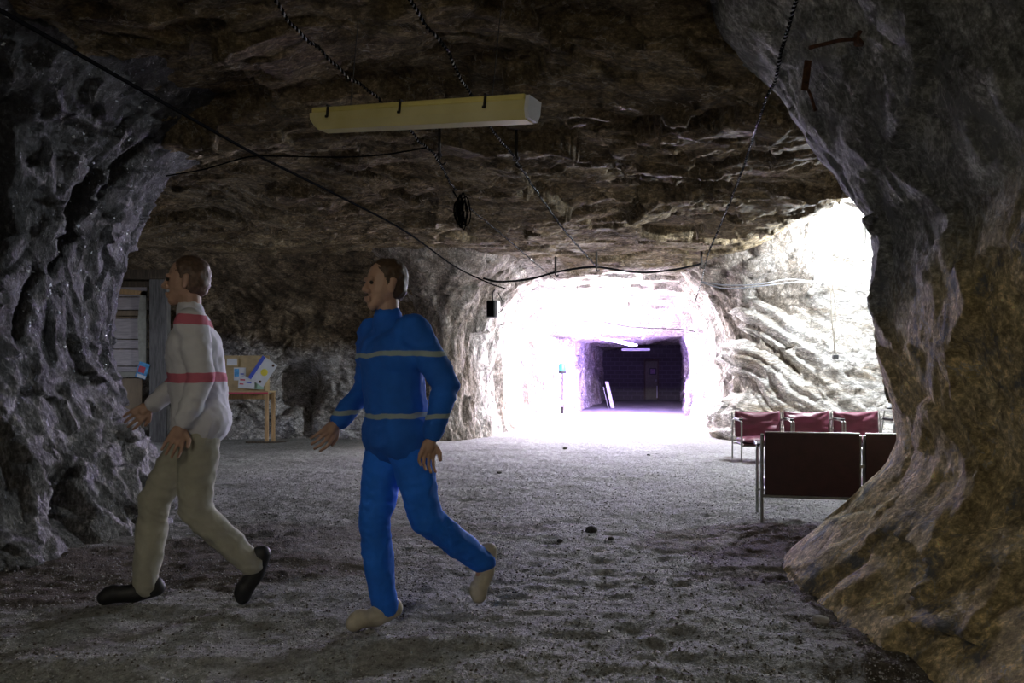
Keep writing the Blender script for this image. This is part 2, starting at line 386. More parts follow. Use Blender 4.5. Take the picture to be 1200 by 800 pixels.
DENTS = [F(812, 387 + 262), F(834, 676), F(826, 645), F(952, 642), F(740, 740), F(770, 758), F(708, 790), F(700, 644), F(560, 692), F(640, 600), F(760, 690), F(800, 742)]
DENTS = [F(700, 644), F(699, 655), F(710, 669), F(709, 683), F(751, 641), F(758, 680), F(740, 740), F(771, 757), F(707, 789), F(624, 659), F(561, 691), F(775, 654), F(796, 683), F(640, 612), F(796, 746)]
def floor_z(x, y):
    p = np.stack([x, y, 0 * x], -1).reshape(-1, 3)
    near = 1 - ss(y, 9, 18)
    z = .035 * fbm(p * .8, 3, 70).reshape(x.shape) * (.3 + .7 * near)
    z = z + (.022 * fbm(p * np.array([2.2, 5, 1]), 3, 80) + .012 * fbm(p * 12, 3, 90)).reshape(x.shape) * (.4 + .6 * near)
    for q in DENTS:
        z = z - .035 * np.exp(-((x - q.x) / .085) ** 2 - ((y - q.y) / .07) ** 2) + .012 * np.exp(-((x - q.x) / .14) ** 2 - ((y - q.y) / .12) ** 2)
    # wheel rut sweeping across the foreground
    r = y - (3.1 + .10 * (x + 2.2) ** 1 + .18 * np.maximum(x + 1.0, 0) ** 2)
    z = z - .03 * np.exp(-(r / .10) ** 2) * ss(-x, -.6, .6) + .018 * np.exp(-((r - .22) / .10) ** 2) * ss(-x, -.6, .6)
    return z
fy = axis_([(-3, 2.4, .15), (2.4, 5, .014), (5, 8, .025), (8, 14, .045), (14, 24, .08), (24, 41, .2)])
fx = axis_([(-12, -5, .12), (-5, -3.2, .04), (-3.2, 3.2, .018), (3.2, 6, .05), (6, 11, .12)])
X, Y = np.meshgrid(fx, fy, indexing='ij'); Z = floor_z(X, Y)
p = np.stack([X, Y, 0 * X], -1).reshape(-1, 3)
nz = (fbm(p * 1.6, 5, 120).reshape(X.shape))
def blob(cx, cy, rx, ry, a=0, edge=.35, amp=.8):
    u = (X - cx) * math.cos(a) + (Y - cy) * math.sin(a); v = -(X - cx) * math.sin(a) + (Y - cy) * math.cos(a)
    return ss(1 - np.sqrt((u / rx) ** 2 + (v / ry) ** 2) + nz * amp + .12, 0, edge)
soil = np.maximum.reduce([blob(1.95, 5.75, .85, .65, .0), blob(-3.1, 5.2, 1.9, 1.0, .15) * .85, blob(-1.9, 6.1, .9, .55, 0) * .6, blob(3.4, 11.2, .45, .45), blob(1.75, 3.9, .45, 1.4, 0, .4, .5) * .8, blob(-.9, 6.2, 1.2, .25, .1, .5) * .5])
Z = Z + soil * .015 * fbm(p * 9, 3, 140).reshape(X.shape)
me = grid_mesh('floor', np.stack([X, Y, Z], -1))
at = me.attributes.new('soil', 'FLOAT', 'POINT'); at.data.foreach_set('value', (soil * .92).reshape(-1).astype(np.float32))
floor = tagp(link('floor', me, None, M['floor']), kind='structure')

def wall(name, plan, prof, side, mat, ds=.03, dz=.03, amp=1.0, kw={}, extra=None, ztop=4.4, profmul=None, mats=None):
    pts = cr([Vector((a, b, 0)) for a, b in plan], 40)
    q = np.array([(v.x, v.y) for v in pts]); seg = np.r_[0, np.cumsum(np.hypot(*np.diff(q, axis=0).T))]
    n = int(seg[-1] / ds); s = np.linspace(0, seg[-1], n)
    px = np.interp(s, seg, q[:, 0]); py = np.interp(s, seg, q[:, 1])
    tx = np.gradient(px); ty = np.gradient(py)
    ker = np.hanning(15); ker /= ker.sum()
    tx = np.convolve(np.pad(tx, 7, 'edge'), ker, 'valid'); ty = np.convolve(np.pad(ty, 7, 'edge'), ker, 'valid'); l = np.hypot(tx, ty)
    nx, ny = -ty / l * side, tx / l * side
    z = np.arange(-.25, ztop + dz, dz)
    off = np.interp(z, [a for a, b in prof], [b for a, b in prof]); off = np.convolve(np.pad(off, 5, 'edge'), np.hanning(11) / np.hanning(11).sum(), 'valid')
    O = off[None, :] * (np.ones(n) if profmul is None else np.interp(py, *profmul))[:, None]
    X = px[:, None] + nx[:, None] * O; Y = py[:, None] + ny[:, None] * O; Z = np.repeat(z[None, :], n, 0)
    V = np.stack([X, Y, Z], -1)
    base = np.stack([np.repeat(px[:, None], len(z), 1), np.repeat(py[:, None], len(z), 1), Z], -1)
    D = rock(V.reshape(-1, 3), **kw).reshape(X.shape) * amp
    if extra is not None: D = D + extra(base[..., 0], base[..., 1], Z)
    V[..., 0] += nx[:, None] * D; V[..., 1] += ny[:, None] * D
    me = grid_mesh(name, V if side > 0 else V[::-1])
    if name in ('wall_left', 'wall_back'):
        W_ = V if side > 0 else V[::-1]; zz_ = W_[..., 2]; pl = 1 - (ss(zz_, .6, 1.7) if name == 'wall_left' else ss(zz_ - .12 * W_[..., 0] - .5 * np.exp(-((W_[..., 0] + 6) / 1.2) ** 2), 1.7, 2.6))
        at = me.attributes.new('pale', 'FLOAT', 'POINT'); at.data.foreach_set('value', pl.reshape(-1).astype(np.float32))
    if name == 'wall_right':
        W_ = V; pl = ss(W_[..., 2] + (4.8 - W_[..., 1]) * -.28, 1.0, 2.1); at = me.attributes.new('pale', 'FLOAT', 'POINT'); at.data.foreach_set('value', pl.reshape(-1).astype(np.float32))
    if name.startswith('wall_corridor'):
        pl = ss(V[..., 1] if side > 0 else V[::-1][..., 1], 14.6, 16.6); at = me.attributes.new('pale', 'FLOAT', 'POINT'); at.data.foreach_set('value', pl.reshape(-1).astype(np.float32))
    return tagp(link(name, me, None, mat), kind='structure')

PL = [(-.3, .60), (0, .55), (.24, .45), (.67, .27), (1.1, .1), (1.54, 0), (2.12, 0), (2.55, .11), (2.99, .37), (3.35, .68), (3.7, 1.2), (4.5, 1.3)]
def left_extra(x, y, z):
    d = 0
    for yg, z0, z1, dep, wd, sl in ((5.35, 1.95, 3.1, .42, .085, -.10), (6.1, 2.05, 2.85, .34, .06, .16), (5.75, 1.5, 2.0, .16, .04, .3), (6.35, 2.7, 3.2, .22, .05, .1)):
        cy = yg + sl * (z - (z0 + z1) / 2) + .05 * np.sin(z * 6)
        d = d - dep * np.exp(-((y - cy) / wd) ** 2) * ss(z, z0 - .1, z0 + .15) * ss(-z, -z1 - .15, -z1 + .1) * (x > -4.4)
    d = d - .3 * np.exp(-((y - 5.75) / .2) ** 2 - ((z - .25) / .28) ** 2) * (x > -4.4)
    return d
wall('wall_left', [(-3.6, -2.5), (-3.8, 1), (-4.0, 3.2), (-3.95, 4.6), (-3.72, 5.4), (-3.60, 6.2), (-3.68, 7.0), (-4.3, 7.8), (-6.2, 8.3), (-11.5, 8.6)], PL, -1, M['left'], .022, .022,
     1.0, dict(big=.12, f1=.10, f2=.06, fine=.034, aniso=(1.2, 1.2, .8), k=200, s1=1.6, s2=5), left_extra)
# crystal grains studding the dark rock, coloured near white to stand for sparkles
wl = bpy.data.objects['wall_left']; nv = len(wl.data.vertices); co = np.zeros(nv * 3, np.float32); wl.data.vertices.foreach_get('co', co); co = co.reshape(-1, 3).astype(float)
no = np.zeros(nv * 3, np.float32); wl.data.vertices.foreach_get('normal', no); no = no.reshape(-1, 3).astype(float)
cl = fbm(co * 2.2, 3, 33) + .25 * fbm(co * 12, 2, 34); pr = np.clip((cl + .12) * 2.2, 0, 1) * (co[:, 1] > 3.6) * (co[:, 1] < 7.2) * (co[:, 0] > -5) * ss(co[:, 2], .7, 1.7)
cand = np.where(RNG.rand(nv) < pr * .13)[0]
mb = MB()
for i in cand:
    rd_ = random.Random(int(i)); q = Vector(co[i] + RNG.uniform(-.01, .01, 3)); s_ = (.0045 + .011 * rd_.random() ** 3)
    a_ = Vector([rd_.gauss(0, 1) for _ in range(3)]).normalized(); b_ = a_.orthogonal().normalized(); c_ = a_.cross(b_)
    mb.add([q + a_ * s_ * 1.3, q + b_ * s_, q + (c_ - b_ * .5) * s_, q - (c_ + b_ * .5) * s_, q - a_ * s_], [(0, 1, 2), (0, 2, 3), (0, 3, 1), (4, 2, 1), (4, 3, 2), (4, 1, 3)])
mb.build('crystal_grains', simple('sparkle_white_crystal', (.78, .82, .95), .15, 0, .1, 60, 0, spec=1.0), wl, kind='stuff', label='bluish white crystal grains with the sparkle put into their colour')
print('crystals', len(cand))
PR = [(-.3, .68), (0, .62), (.34, .28), (.66, .0), (.84, -.07), (1.04, -.03), (1.5, .06), (1.78, .07), (2.07, .05), (2.28, .16), (2.54, .28), (2.78, .40), (3.19, .62), (3.6, 1.0), (4.5, 1.2)]
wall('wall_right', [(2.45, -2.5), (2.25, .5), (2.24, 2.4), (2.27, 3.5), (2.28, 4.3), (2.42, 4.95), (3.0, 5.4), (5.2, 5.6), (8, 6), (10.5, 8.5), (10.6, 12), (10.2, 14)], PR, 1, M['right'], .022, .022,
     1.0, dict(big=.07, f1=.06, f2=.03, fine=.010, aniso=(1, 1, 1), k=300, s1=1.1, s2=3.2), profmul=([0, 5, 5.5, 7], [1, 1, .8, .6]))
PB = [(-.3, .3), (0, .22), (.5, .08), (1, 0), (2.2, 0), (2.6, .15), (3.0, .5), (3.3, .95), (3.7, 1.5), (4.5, 1.6)]
def back_extra(x, y, z):
    # hollow behind the display table, and the crack that drops from it
    d = -.8 * np.exp(-(np.abs((x + 4.35) / .42) ** 3) - (np.abs((z - 1.05) / .42) ** 3)) * (y < 16.5)
    d = d - .35 * np.exp(-((x + 4.12) / .10) ** 2) * ss(-z, -1.1, -.9) * ss(z, .05, .2)
    return d
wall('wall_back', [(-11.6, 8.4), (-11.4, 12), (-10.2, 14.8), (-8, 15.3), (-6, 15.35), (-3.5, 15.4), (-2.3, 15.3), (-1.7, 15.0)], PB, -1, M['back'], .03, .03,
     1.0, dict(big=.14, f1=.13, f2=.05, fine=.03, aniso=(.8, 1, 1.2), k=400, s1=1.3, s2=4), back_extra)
PC = [(-.3, .3), (0, .2), (.5, .05), (1.2, 0), (2.0, .02), (2.5, .15), (2.9, .4), (3.2, .8), (3.7, 1.3), (4.5, 1.4)]
wall('wall_corridor_left', [(-2.6, 16.2), (-2.1, 15.2), (-1.55, 14.7), (-1.0, 14.9), (-.62, 15.9), (-.35, 17.3), (.0, 20), (.15, 21.8), (.35, 22.5), (1.02, 22.9), (1.5, 24.5), (2.75, 29.5), (4.9, 41)], PC, -1, M['pale'], .035, .035,
     1.0, dict(big=.12, f1=.16, f2=.06, fine=.03, aniso=(1.1, 1.1, .5), k=500, s1=1.3, s2=4), profmul=([14, 22.5, 23.5, 40], [1, 1, .55, .55]))
wall('wall_corridor_right', [(5.6, 14.5), (4.75, 14.75), (4.5, 15.6), (4.72, 17), (5.1, 19.5), (5.4, 22), (5.55, 23.5), (6.6, 28.5), (9.2, 41)], PC, 1, M['pale'], .035, .035,
     1.0, dict(big=.12, f1=.16, f2=.06, fine=.03, aniso=(1, 1, .7), k=600, s1=1.3, s2=4), profmul=([14, 22.5, 23.5, 40], [1, 1, .55, .55]))
def slab_extra(x, y, z):
    # slanting beds: steps along a diagonal
    u = (x * .62 + z * .78) * 1.15 + .25 * fbm(np.stack([x, y, z], -1).reshape(-1, 3) * .8, 3, 777).reshape(x.shape)
    f = u - np.floor(u)
    st = np.where(f < .82, f / .82, (1 - f) / .18)
    u2 = u * 3.3 + .4; f2 = u2 - np.floor(u2); st2 = np.where(f2 < .75, f2 / .75, (1 - f2) / .25)
    k = ss(-x, -8.6, -5.6)
    return (.40 * st + .12 * st2) * k - .15
PS = [(-.3, .5), (0, .42), (.5, .2), (1.2, .05), (2.0, 0), (2.8, .05), (3.3, .3), (3.8, .8), (4.6, 1.5)]
wall('wall_back_right', [(10.8, 11), (10.3, 13.6), (8.6, 14.0), (7.0, 14.1), (5.9, 14.2), (5.0, 14.5), (4.55, 15.0), (4.6, 15.9)], PS, 1, M['slab'], .03, .03,
     1.0, dict(big=.12, f1=.12, f2=.05, fine=.025, aniso=(1, 1, 1), k=700, s1=1.2, s2=4), slab_extra, ztop=5.0)
b = MB().box((0, -3.1, 2), (9, .2, 5)); b.build('wall_behind', M['ceil'], kind='structure')

# blockwork wall closing the far end, with its door
def block_mat():
    m, N, L, b = newmat('dark_blockwork'); tc = N.new('ShaderNodeTexCoord'); mp = N.new('ShaderNodeMapping'); mp.inputs['Rotation'].default_value = (R(90), 0, 0)
    L.new(tc.outputs['Object'], mp.inputs[0]); br = N.new('ShaderNodeTexBrick'); L.new(mp.outputs[0], br.inputs[0])
    br.inputs['Color1'].default_value = (.085, .075, .08, 1); br.inputs['Color2'].default_value = (.10, .09, .092, 1); br.inputs['Mortar'].default_value = (.14, .13, .14, 1)
    br.inputs['Scale'].default_value = 1; br.inputs['Brick Width'].default_value = .45; br.inputs['Row Height'].default_value = .22; br.inputs['Mortar Size'].default_value = .02
    L.new(br.outputs[0], b.inputs['Base Color']); b.inputs['Roughness'].default_value = .9; return m
MB().box((6.8, 40.4, 1.4), (7.5, .3, 3.4)).build('wall_far', block_mat(), kind='structure')
# ------------------------------------------------------------------ OBJECTS
# ---- lamps
def tube_fixture(loc, rz, length, glowm, label, group=None, ntube=2, tilt=0, drop=True):
    t = empty('tube_light', loc, rz, label, 'lamp', group); t.rotation_euler = (0, tilt, rz)
    MB().box((0, 0, .05), (length, .11, .045), bev=.008).build('housing', M['white'], t)
    for k in range(ntube):
        y = (k - (ntube - 1) / 2) * .055
        MB().tube([(-length / 2 + .05, y, 0), (length / 2 - .05, y, 0)], .017, 8).build('tube', glowm, t)
    for sx in (-1, 1): MB().box((sx * (length / 2 - .02), 0, .015), (.035, .12, .05), bev=.006).build('end_cap', M['white'], t)
    if drop:
        for sx in (-1, 1): MB().tube([(sx * length * .35, 0, .07), (sx * length * .35, 0, .75)], .008, 6).build('hanger', M['iron'], t)
    return t
tube_fixture((2.1, 19.0, 2.86), R(3), 1.6, M['tube_mouth'], 'bright white tube lamp inside the corridor mouth, right above the hanging box', drop=True)
tube_fixture((2.0, 17.4, 3.0), 0, 1.5, M['tube_mouth'], 'glaring tube lamp high in the corridor mouth, the lamp nearest the arch')
tube_fixture((2.7, 21.2, 2.82), 0, 1.5, M['tube_mouth2'], 'glaring tube lamp before the ceiling of the corridor steps down')
tube_fixture((3.32, 24.4, 2.33), R(35), 1.75, M['tube_inner'], 'white tube lamp hanging slantwise in the violet part of the corridor', tilt=R(8), ntube=3)
tube_fixture((4.75, 29.5, 2.22), R(6), 1.1, M['white'], 'unlit grey tube lamp at the dark end of the corridor', ntube=1)
# one lamp hidden by the left rock; two unseen fill tubes added behind the viewpoint
tube_fixture((-8.3, 10.6, 2.75), R(80), 1.5, M['tube_left'], 'tube lamp lighting the left chamber behind the left rock pillar')
tube_fixture((-1.2, -1.6, 2.9), R(10), 1.5, M['tube_near'], 'unseen fill tube added behind the viewpoint to light the foreground')
tube_fixture((-1.5, -.7, 2.55), R(-35), 1.5, M['fill_right'], 'unseen warm fill tube added behind the viewpoint to brighten the right rock pillar')
# lamp behind the right pillar
q = P(1014, 297, 11.8)
t = empty('bulkhead_lamp', q, 0, 'glaring cool white lamp half hidden by the edge of the right rock pillar', 'lamp')
MB().ico((0, 0, 0), .075, (1, 1, 1.15)).build('bulb', M['bulb'], t)
MB().tube([(0, 0, .07), (0, 0, .14)], [.05, .065], 12).build('lamp_holder', M['white'], t)
MB().tube([(0, 0, .13), (0, 0, 1.2)], .012, 6).build('cord', M['white'], t)

# unlit diffuser lamp hanging in front
A = P(372, 143, 4.9); B = P(624, 129, 4.15); mid = (A + B) / 2; dx = B - A; LEN = dx.length
t = empty('ceiling_lamp', mid, math.atan2(dx.y, dx.x), 'long unlit lamp with yellowed trough cover hanging under the rock ceiling in front', 'lamp')
t.rotation_euler = (0, -math.asin(dx.z / LEN), math.atan2(dx.y, dx.x)); hl = LEN / 2
def trough(L0, L1, prof):   # profile in y,z swept along x, end taper
    n = len(prof); vs = [(L0, a, b_) for a, b_ in prof] + [(L1, a, b_) for a, b_ in prof]
    m_ = MB(); m_.add(vs, [tuple(range(n)), tuple(range(2 * n - 1, n - 1, -1))] + [(i, n + i, n + (i + 1) % n, (i + 1) % n) for i in range(n)]); return m_
m_ = MB()
pr0 = [(-.075, .035), (-.07, -.015), (-.045, -.062), (.045, -.062), (.07, -.015), (.075, .035)]
pr1 = [(-.075, .035), (-.068, .0), (-.03, -.03), (.03, -.03), (.068, .0), (.075, .035)]
n = 6; vs = [(-hl, a, b_) for a, b_ in pr1] + [(-hl + .055, a, b_) for a, b_ in pr0] + [(hl - .012, a, b_) for a, b_ in pr0]
m_.add(vs, [tuple(range(6))] + [(j * 6 + i, j * 6 + 6 + i, j * 6 + 6 + (i + 1) % 6, j * 6 + (i + 1) % 6) for j in range(2) for i in range(6)] + [tuple(range(17, 11, -1))])
m_.build('diffuser', M['diffuser'], t, label='yellowed translucent trough cover')
MB().box((0, 0, .052), (LEN - .03, .155, .032), bev=.006).build('housing', M['housing'], t)
trough(hl - .012, hl + .012, [(-.07, .06), (-.072, -.01), (-.05, -.055), (.05, -.055), (.072, -.01), (.07, .06)]).build('end_cap', M['white'], t, label='white plastic end cap')
for fx_ in (-.40, -.04, .335):
    c_ = MB().box((fx_ * LEN, -.082, .035), (.014, .012, .062), bev=.002); c_.box((fx_ * LEN, -.07, .072), (.016, .045, .01), bev=.002)
    c_.box((fx_ * LEN, -.088, .004), (.02, .01, .014), bev=.002); c_.build('clip', M['iron'], t)
for fx_ in (-.33, .33): MB().tube([(fx_ * LEN, 0, .065), (fx_ * LEN, .0, .62)], .0025, 6).build('hanger', M['iron'], t)

# ---- cables under the ceiling
def cable(name, pts, r, mat, label, group=None, n=10, extra=0):
    pp = cr(pts, n); m_ = MB(); m_.tube(pp, r, 7); return m_.build(name, mat, None, label=label, cat='cable', group=group)
def twisted(name, pts, r, pitch, label, group=None, wob=.0):
    """two cords wound round one another: black cord with a thinner one whose glints are coloured in"""
    pp = cr(pts, 14); L_ = [0]
    for a, b_ in zip(pp, pp[1:]): L_.append(L_[-1] + (b_ - a).length)
    S = np.array(L_); A_ = np.array([tuple(v) for v in pp]); n = int(S[-1] / pitch * 7); s = np.linspace(0, S[-1], n)
    c = np.stack([np.interp(s, S, A_[:, k]) for k in range(3)], 1); c[:, 2] += wob * np.sin(s * 9) + wob * .6 * np.sin(s * 23 + 1)
    T = np.gradient(c, axis=0); T /= np.linalg.norm(T, axis=1)[:, None]
    U = np.cross(T, [0, 0, 1.]); U /= np.linalg.norm(U, axis=1)[:, None]; W = np.cross(T, U)
    root = empty(name, c[0], 0, label, 'cable', group)
    for ph, mt, nm, rr in ((0, 'black_cable', 'black_strand', r), (math.pi, 'strand', 'glint_strand', r * .55)):
        a = 2 * math.pi * s / pitch + ph; q = c + (U * np.cos(a)[:, None] + W * np.sin(a)[:, None]) * r * .95 - c[0]
        MB().tube(q, rr, 5).build(nm, M[mt], root)
    return root
ZC = 3.17
cable('cable', [C(-60, -22, 3.12), C(2, 13, 3.12), C(100, 68, 3.12), C(200, 125, 3.12), C(300, 181, 3.12), C(400, 231, 3.14), C(475, 271, 3.15), P(533, 312, 13.4), P(572, 331, 13.8), P(592, 338, 14.2)],
      .0125, M['black_cable'], 'thick black cable running from the top left corner to the left of the arch')
tw = lambda L_: [C(a, b_, ZC) for a, b_ in L_]
twisted('twisted_cable', tw([(300, -28), (322, 2), (352, 38), (388, 72), (440, 114), (470, 142), (492, 165), (514, 188), (524, 208), (535, 224)]), .0065, .05, 'twisted cable passing behind the left part of the hanging lamp', 'twisted cables', .01)
twisted('twisted_cable', tw([(470, -20), (482, 3), (500, 30), (514, 45), (524, 60), (536, 84), (550, 108), (575, 150), (598, 178), (616, 205), (640, 240), (665, 274), (697, 310)]), .0065, .05, 'twisted cable passing behind the right part of the hanging lamp down to the arch', 'twisted cables', .006)
twisted('twisted_cable', [C(940, -20, ZC), C(932, 5, ZC), C(917, 55, ZC), C(908, 95, ZC), C(898, 116, ZC), C(883, 160, ZC), C(866, 210, ZC), C(845, 262, ZC), P(829, 300, 13.9), P(822, 330, 14.0), P(815, 352, 14.1)], .0065, .05, 'twisted cable hanging from the top edge down to the right side of the arch', 'twisted cables', .006)
twisted('twisted_cable', [C(545, 240, ZC), C(585, 272, ZC), P(632, 312, 14.4), P(660, 335, 15.0), P(690, 352, 16)], .006, .06, 'faint thin twisted cable from the cable bundle to the corridor mouth', None, .004)
q = [P(x, y, 13.95) for x, y in ((566, 326), (585, 330), (620, 327), (651, 319), (680, 314), (702, 313), (735, 318), (762, 319), (795, 315), (822, 309))]
cable('cable', q, .019, M['black_cable'], 'sagging black cable strung right across the arch above the corridor mouth')
for k, (dy, lb) in enumerate(((0, 'upper thin grey cable strung across the bright rock on the right'), (4, 'lower thin grey cable strung across the bright rock on the right'))):
    cable('cable', [P(822, 330 + dy * .3, 13.7), P(850, 334 + dy, 13.5), P(888, 333 + dy * .6, 13.3), P(925, 327 + dy, 13.3), P(965, 331 - dy * .5, 13.25), P(1000, 326 + dy * .3, 13.2), P(1050, 320, 12.6)], .011, M['grey_cable'], lb)
m_ = empty('socket_cable', P(973, 330, 13.25), 0, 'pair of grey cords dropping down the bright rock to a socket', 'cable')
o0 = P(973, 330, 13.25)
for k, L_ in enumerate((((968, 327), (973, 333), (974, 352), (975, 375), (977, 395), (978, 414)), ((985, 328), (976, 334), (978, 350), (979, 372), (978, 395), (979, 414)))):
    MB().tube([p_ - o0 for p_ in cr([P(a, b_, 13.25) for a, b_ in L_], 6)], .011, 6).build('cord', M['tan_cord'], m_)
MB().box(P(979, 418, 13.28) - o0, (.09, .08, .07), bev=.01).build('socket', M['bark'], m_)
cable('cable', [C(195, 206, 3.1), C(240, 198, 3.1), C(290, 184, 3.1), C(330, 183, 3.1), C(400, 184, 3.1), C(450, 181, 3.1), C(500, 173, 3.1)], .006, M['black_cable'], 'thin black cable crossing the dark ceiling below the hanging lamp')
cable('cable', [P(655, 372, 22.2), P(690, 374, 21.6), P(740, 383, 21.6), P(800, 386, 21.8), P(822, 391, 22)], .012, M['black_cable'], 'thin black cable across the low rock lintel inside the corridor')

# bundle of coiled cable
q = C(541, 240, ZC); t = empty('cable_bundle', q, 0, 'bundle of coiled black cable hanging from the ceiling rock below the lamp', 'cable bundle')
rd = random.Random(4)
for k in range(11):
    w_, hgt, ox = rd.uniform(.03, .10), rd.uniform(.10, .21), rd.uniform(-.05, .05)
    L_ = [(ox + math.cos(a) * w_ * .6 + a * .002, rd.uniform(-.02, .02), -.02 + math.sin(a) * hgt - .05) for a in np.linspace(0, 6.28, 9)]
    MB().tube(cr(L_, 5), .0075, 6).build('loop', M['black_cable'], t)
MB().tube(cr([(-.1, 0, .16), (-.05, 0, .08), (0, 0, 0), (.02, 0, -.12), (.05, 0, -.24)], 6), .01, 6).build('loose_end', M['black_cable'], t)

# iron bolts and hooks in the ceiling
def bolt(p0, ln, label, r=.012, hook=True, group=None):
    t = empty('ceiling_bolt', p0, 0, label, 'bolt', group)
    MB().tube([(0, 0, 0), (0, 0, ln)], r, 7).build('rod', M['iron'], t)
    MB().tube([(0, 0, .02), (0, 0, .045)], r * 2, 6).build('nut', M['iron'], t)
    if hook: MB().tube(cr([(0, 0, 0), (.0, 0, -.03), (.03, 0, -.05), (.055, 0, -.03)], 4), r * .6, 6).build('hook', M['iron'], t)
bolt(P(651, 320, 13.95), .30, 'black hook bolt holding the sagging cable left of the arch centre', .022)
bolt(P(699, 314, 13.95), .32, 'black hook bolt holding the sagging cable at the arch centre', .022)
bolt(P(822, 311, 13.95), .40, 'black hook bolt at the right end of the sagging cable', .022)
bolt(C(605, 190, ZC) + Vector((0, 0, .0)), .45, 'black iron rod reaching up to the ceiling behind the right end of the hanging lamp', .016)
bolt(C(515, 186, ZC), .35, 'black iron rod with hook beside the twisted cable, left of centre', .013)
# rusty pieces in the rock, upper right
q = P(1008, 45, 3.9)
t = empty('rusty_rod', q, 0, 'rusty iron rod sticking out of the dark rock at the upper right', 'rod')
MB().tube([(0, 0, 0), (-.12, -.02, -.02), (-.27, -.03, -.06)], .010, 7).build('rod', M['rust'], t)
MB().box((.0, 0, 0), (.05, .05, .07), bev=.008).build('anchor_plate', M['rust'], t)
q = P(945, 80, 4.3); t = empty('rusty_strap', q, 0, 'rust brown metal strap hanging against the rock at the upper right', 'strap')
MB().box((0, 0, -.04), (.04, .012, .17), rot=Matrix.Rotation(.12, 3, 'Y'), bev=.004).build('strap', M['rust'], t)
MB().tube(cr([(0.01, 0, -.12), (.03, 0, -.17), (.05, 0, -.24)], 5), .009, 6).build('bent_tail', M['rust'], t)
for px_, ln, lb in ((1083, .13, 'left of two small rusty pins in the right rock pillar'), (1103, .11, 'right of two small rusty pins in the right rock pillar')):
    MB().tube([P(px_, 438, 4.35), P(px_ + 1, 438, 4.35) + Vector((0, -.02, ln))], .006, 6).build('rusty_pin', M['rust'], None, label=lb, cat='pin')

# ---- boxes at the corridor mouth
q = P(577, 362, 14.2); t = empty('wall_speaker', q, R(-25), 'small black box speaker on the rock at the left side of the arch', 'speaker')
MB().box((0, 0, 0), (.17, .16, .31), bev=.012).build('cabinet', M['bark'], t)
MB().box((.105, 0, 0), (.05, .13, .30), bev=.008).build('side_plate', M['white'], t, label='white side plate')
MB().box((0, -.085, 0), (.14, .012, .27), bev=.004).build('grille', M['black_cable'], t)
MB().tube(cr([(0, .02, .15), (.0, .02, .3), (.03, .05, .36)], 4), .014, 6).build('bracket', M['iron'], t)
MB().tube(cr([(.1, 0, -.1), (.2, 0, -.02), (.22, 0, .1), (.12, 0, .3)], 5), .008, 6).build('cord', M['black_cable'], t)
q = P(683, 371, 18.6); t = empty('hanging_box', q, 0, 'small dark box hanging below the bright tube lamp in the corridor mouth', 'box')
MB().box((0, 0, 0), (.29, .16, .24), bev=.012).build('case', simple('violet_grey_case', (.10, .09, .13), .5), t)
MB().box((.07, -.085, 0), (.10, .012, .2), bev=.004).build('panel', M['bark'], t)
MB().tube([(0, 0, .12), (0, 0, .8)], .014, 6).build('hanger', M['steel'], t)
q = P(659, 434, 22.3); t = empty('blue_canister', q, 0, 'small blue canister with black base on the left corridor wall', 'canister')
MB().tube([(0, 0, 0), (0, 0, .17), (0, 0, .21)], [.11, .11, .07], 12).build('body', simple('blue_plastic', (.03, .22, .75), .4), t)
MB().tube([(0, 0, -.09), (0, 0, 0)], .115, 12).build('base', M['bark'], t)
MB().tube([(0, 0, -.85), (0, 0, -.05)], .02, 6).build('stand_pipe', M['iron'], t)
MB().tube([(0, 0, -1.25), (0, 0, -1.05)], .04, 8).build('foot', M['iron'], t)
a, b_ = P(711, 447, 29), P(718, 470, 29); b_.z = .03
t = empty('leaning_board', b_, 0, 'pale narrow board leaning against the left wall of the violet corridor', 'board')
m_ = MB(); d_ = a - b_; m_.prism([(-.07, 0, 0), (.07, 0, 0), (d_.x + .06, d_.y, d_.z), (d_.x - .06, d_.y, d_.z)], (0, 1, 0), .03); m_.build('board', simple('violet_lit_board', (.55, .52, .6), .6), t)
MB().tube([(-.16, .05, 0), (d_.x - .12, d_.y + .05, d_.z * .8)], .018, 6).build('pole', M['steel'], t)
# far door with its sign
t = empty('door_1', (7.3, 40.22, 0), 0, kind='structure')
MB().box((0, 0, 1.0), (.62, .06, 2.0), bev=.01).build('door_leaf', simple('olive_door', (.16, .15, .10), .6), t)
for sx in (-1, 1): MB().box((sx * .35, 0, 1.02), (.08, .09, 2.05), bev=.01).build('door_jamb', M['darkwood'], t)
MB().box((0, 0, 2.07), (.78, .09, .08), bev=.01).build('door_head', M['darkwood'], t)
MB().box((.24, -.05, 1.0), (.04, .05, .12), bev=.01).build('handle', M['steel'], t)
q = P(765, 435, 40.1); t = empty('wall_sign', q, 0, 'small square violet sign above the door at the far end', 'sign')
MB().box((0, 0, 0), (.34, .03, .34), bev=.006).build('frame', M['bark'], t); MB().box((0, -.02, 0), (.26, .012, .26)).build('panel', simple('violet_sign', (.30, .18, .30), .5), t)
MB().tube([P(770, 452, 39.9), P(770, 466, 39.9)], .025, 6).build('white_pole', M['white'], None, label='thin white pole standing beside the far door', cat='pole')

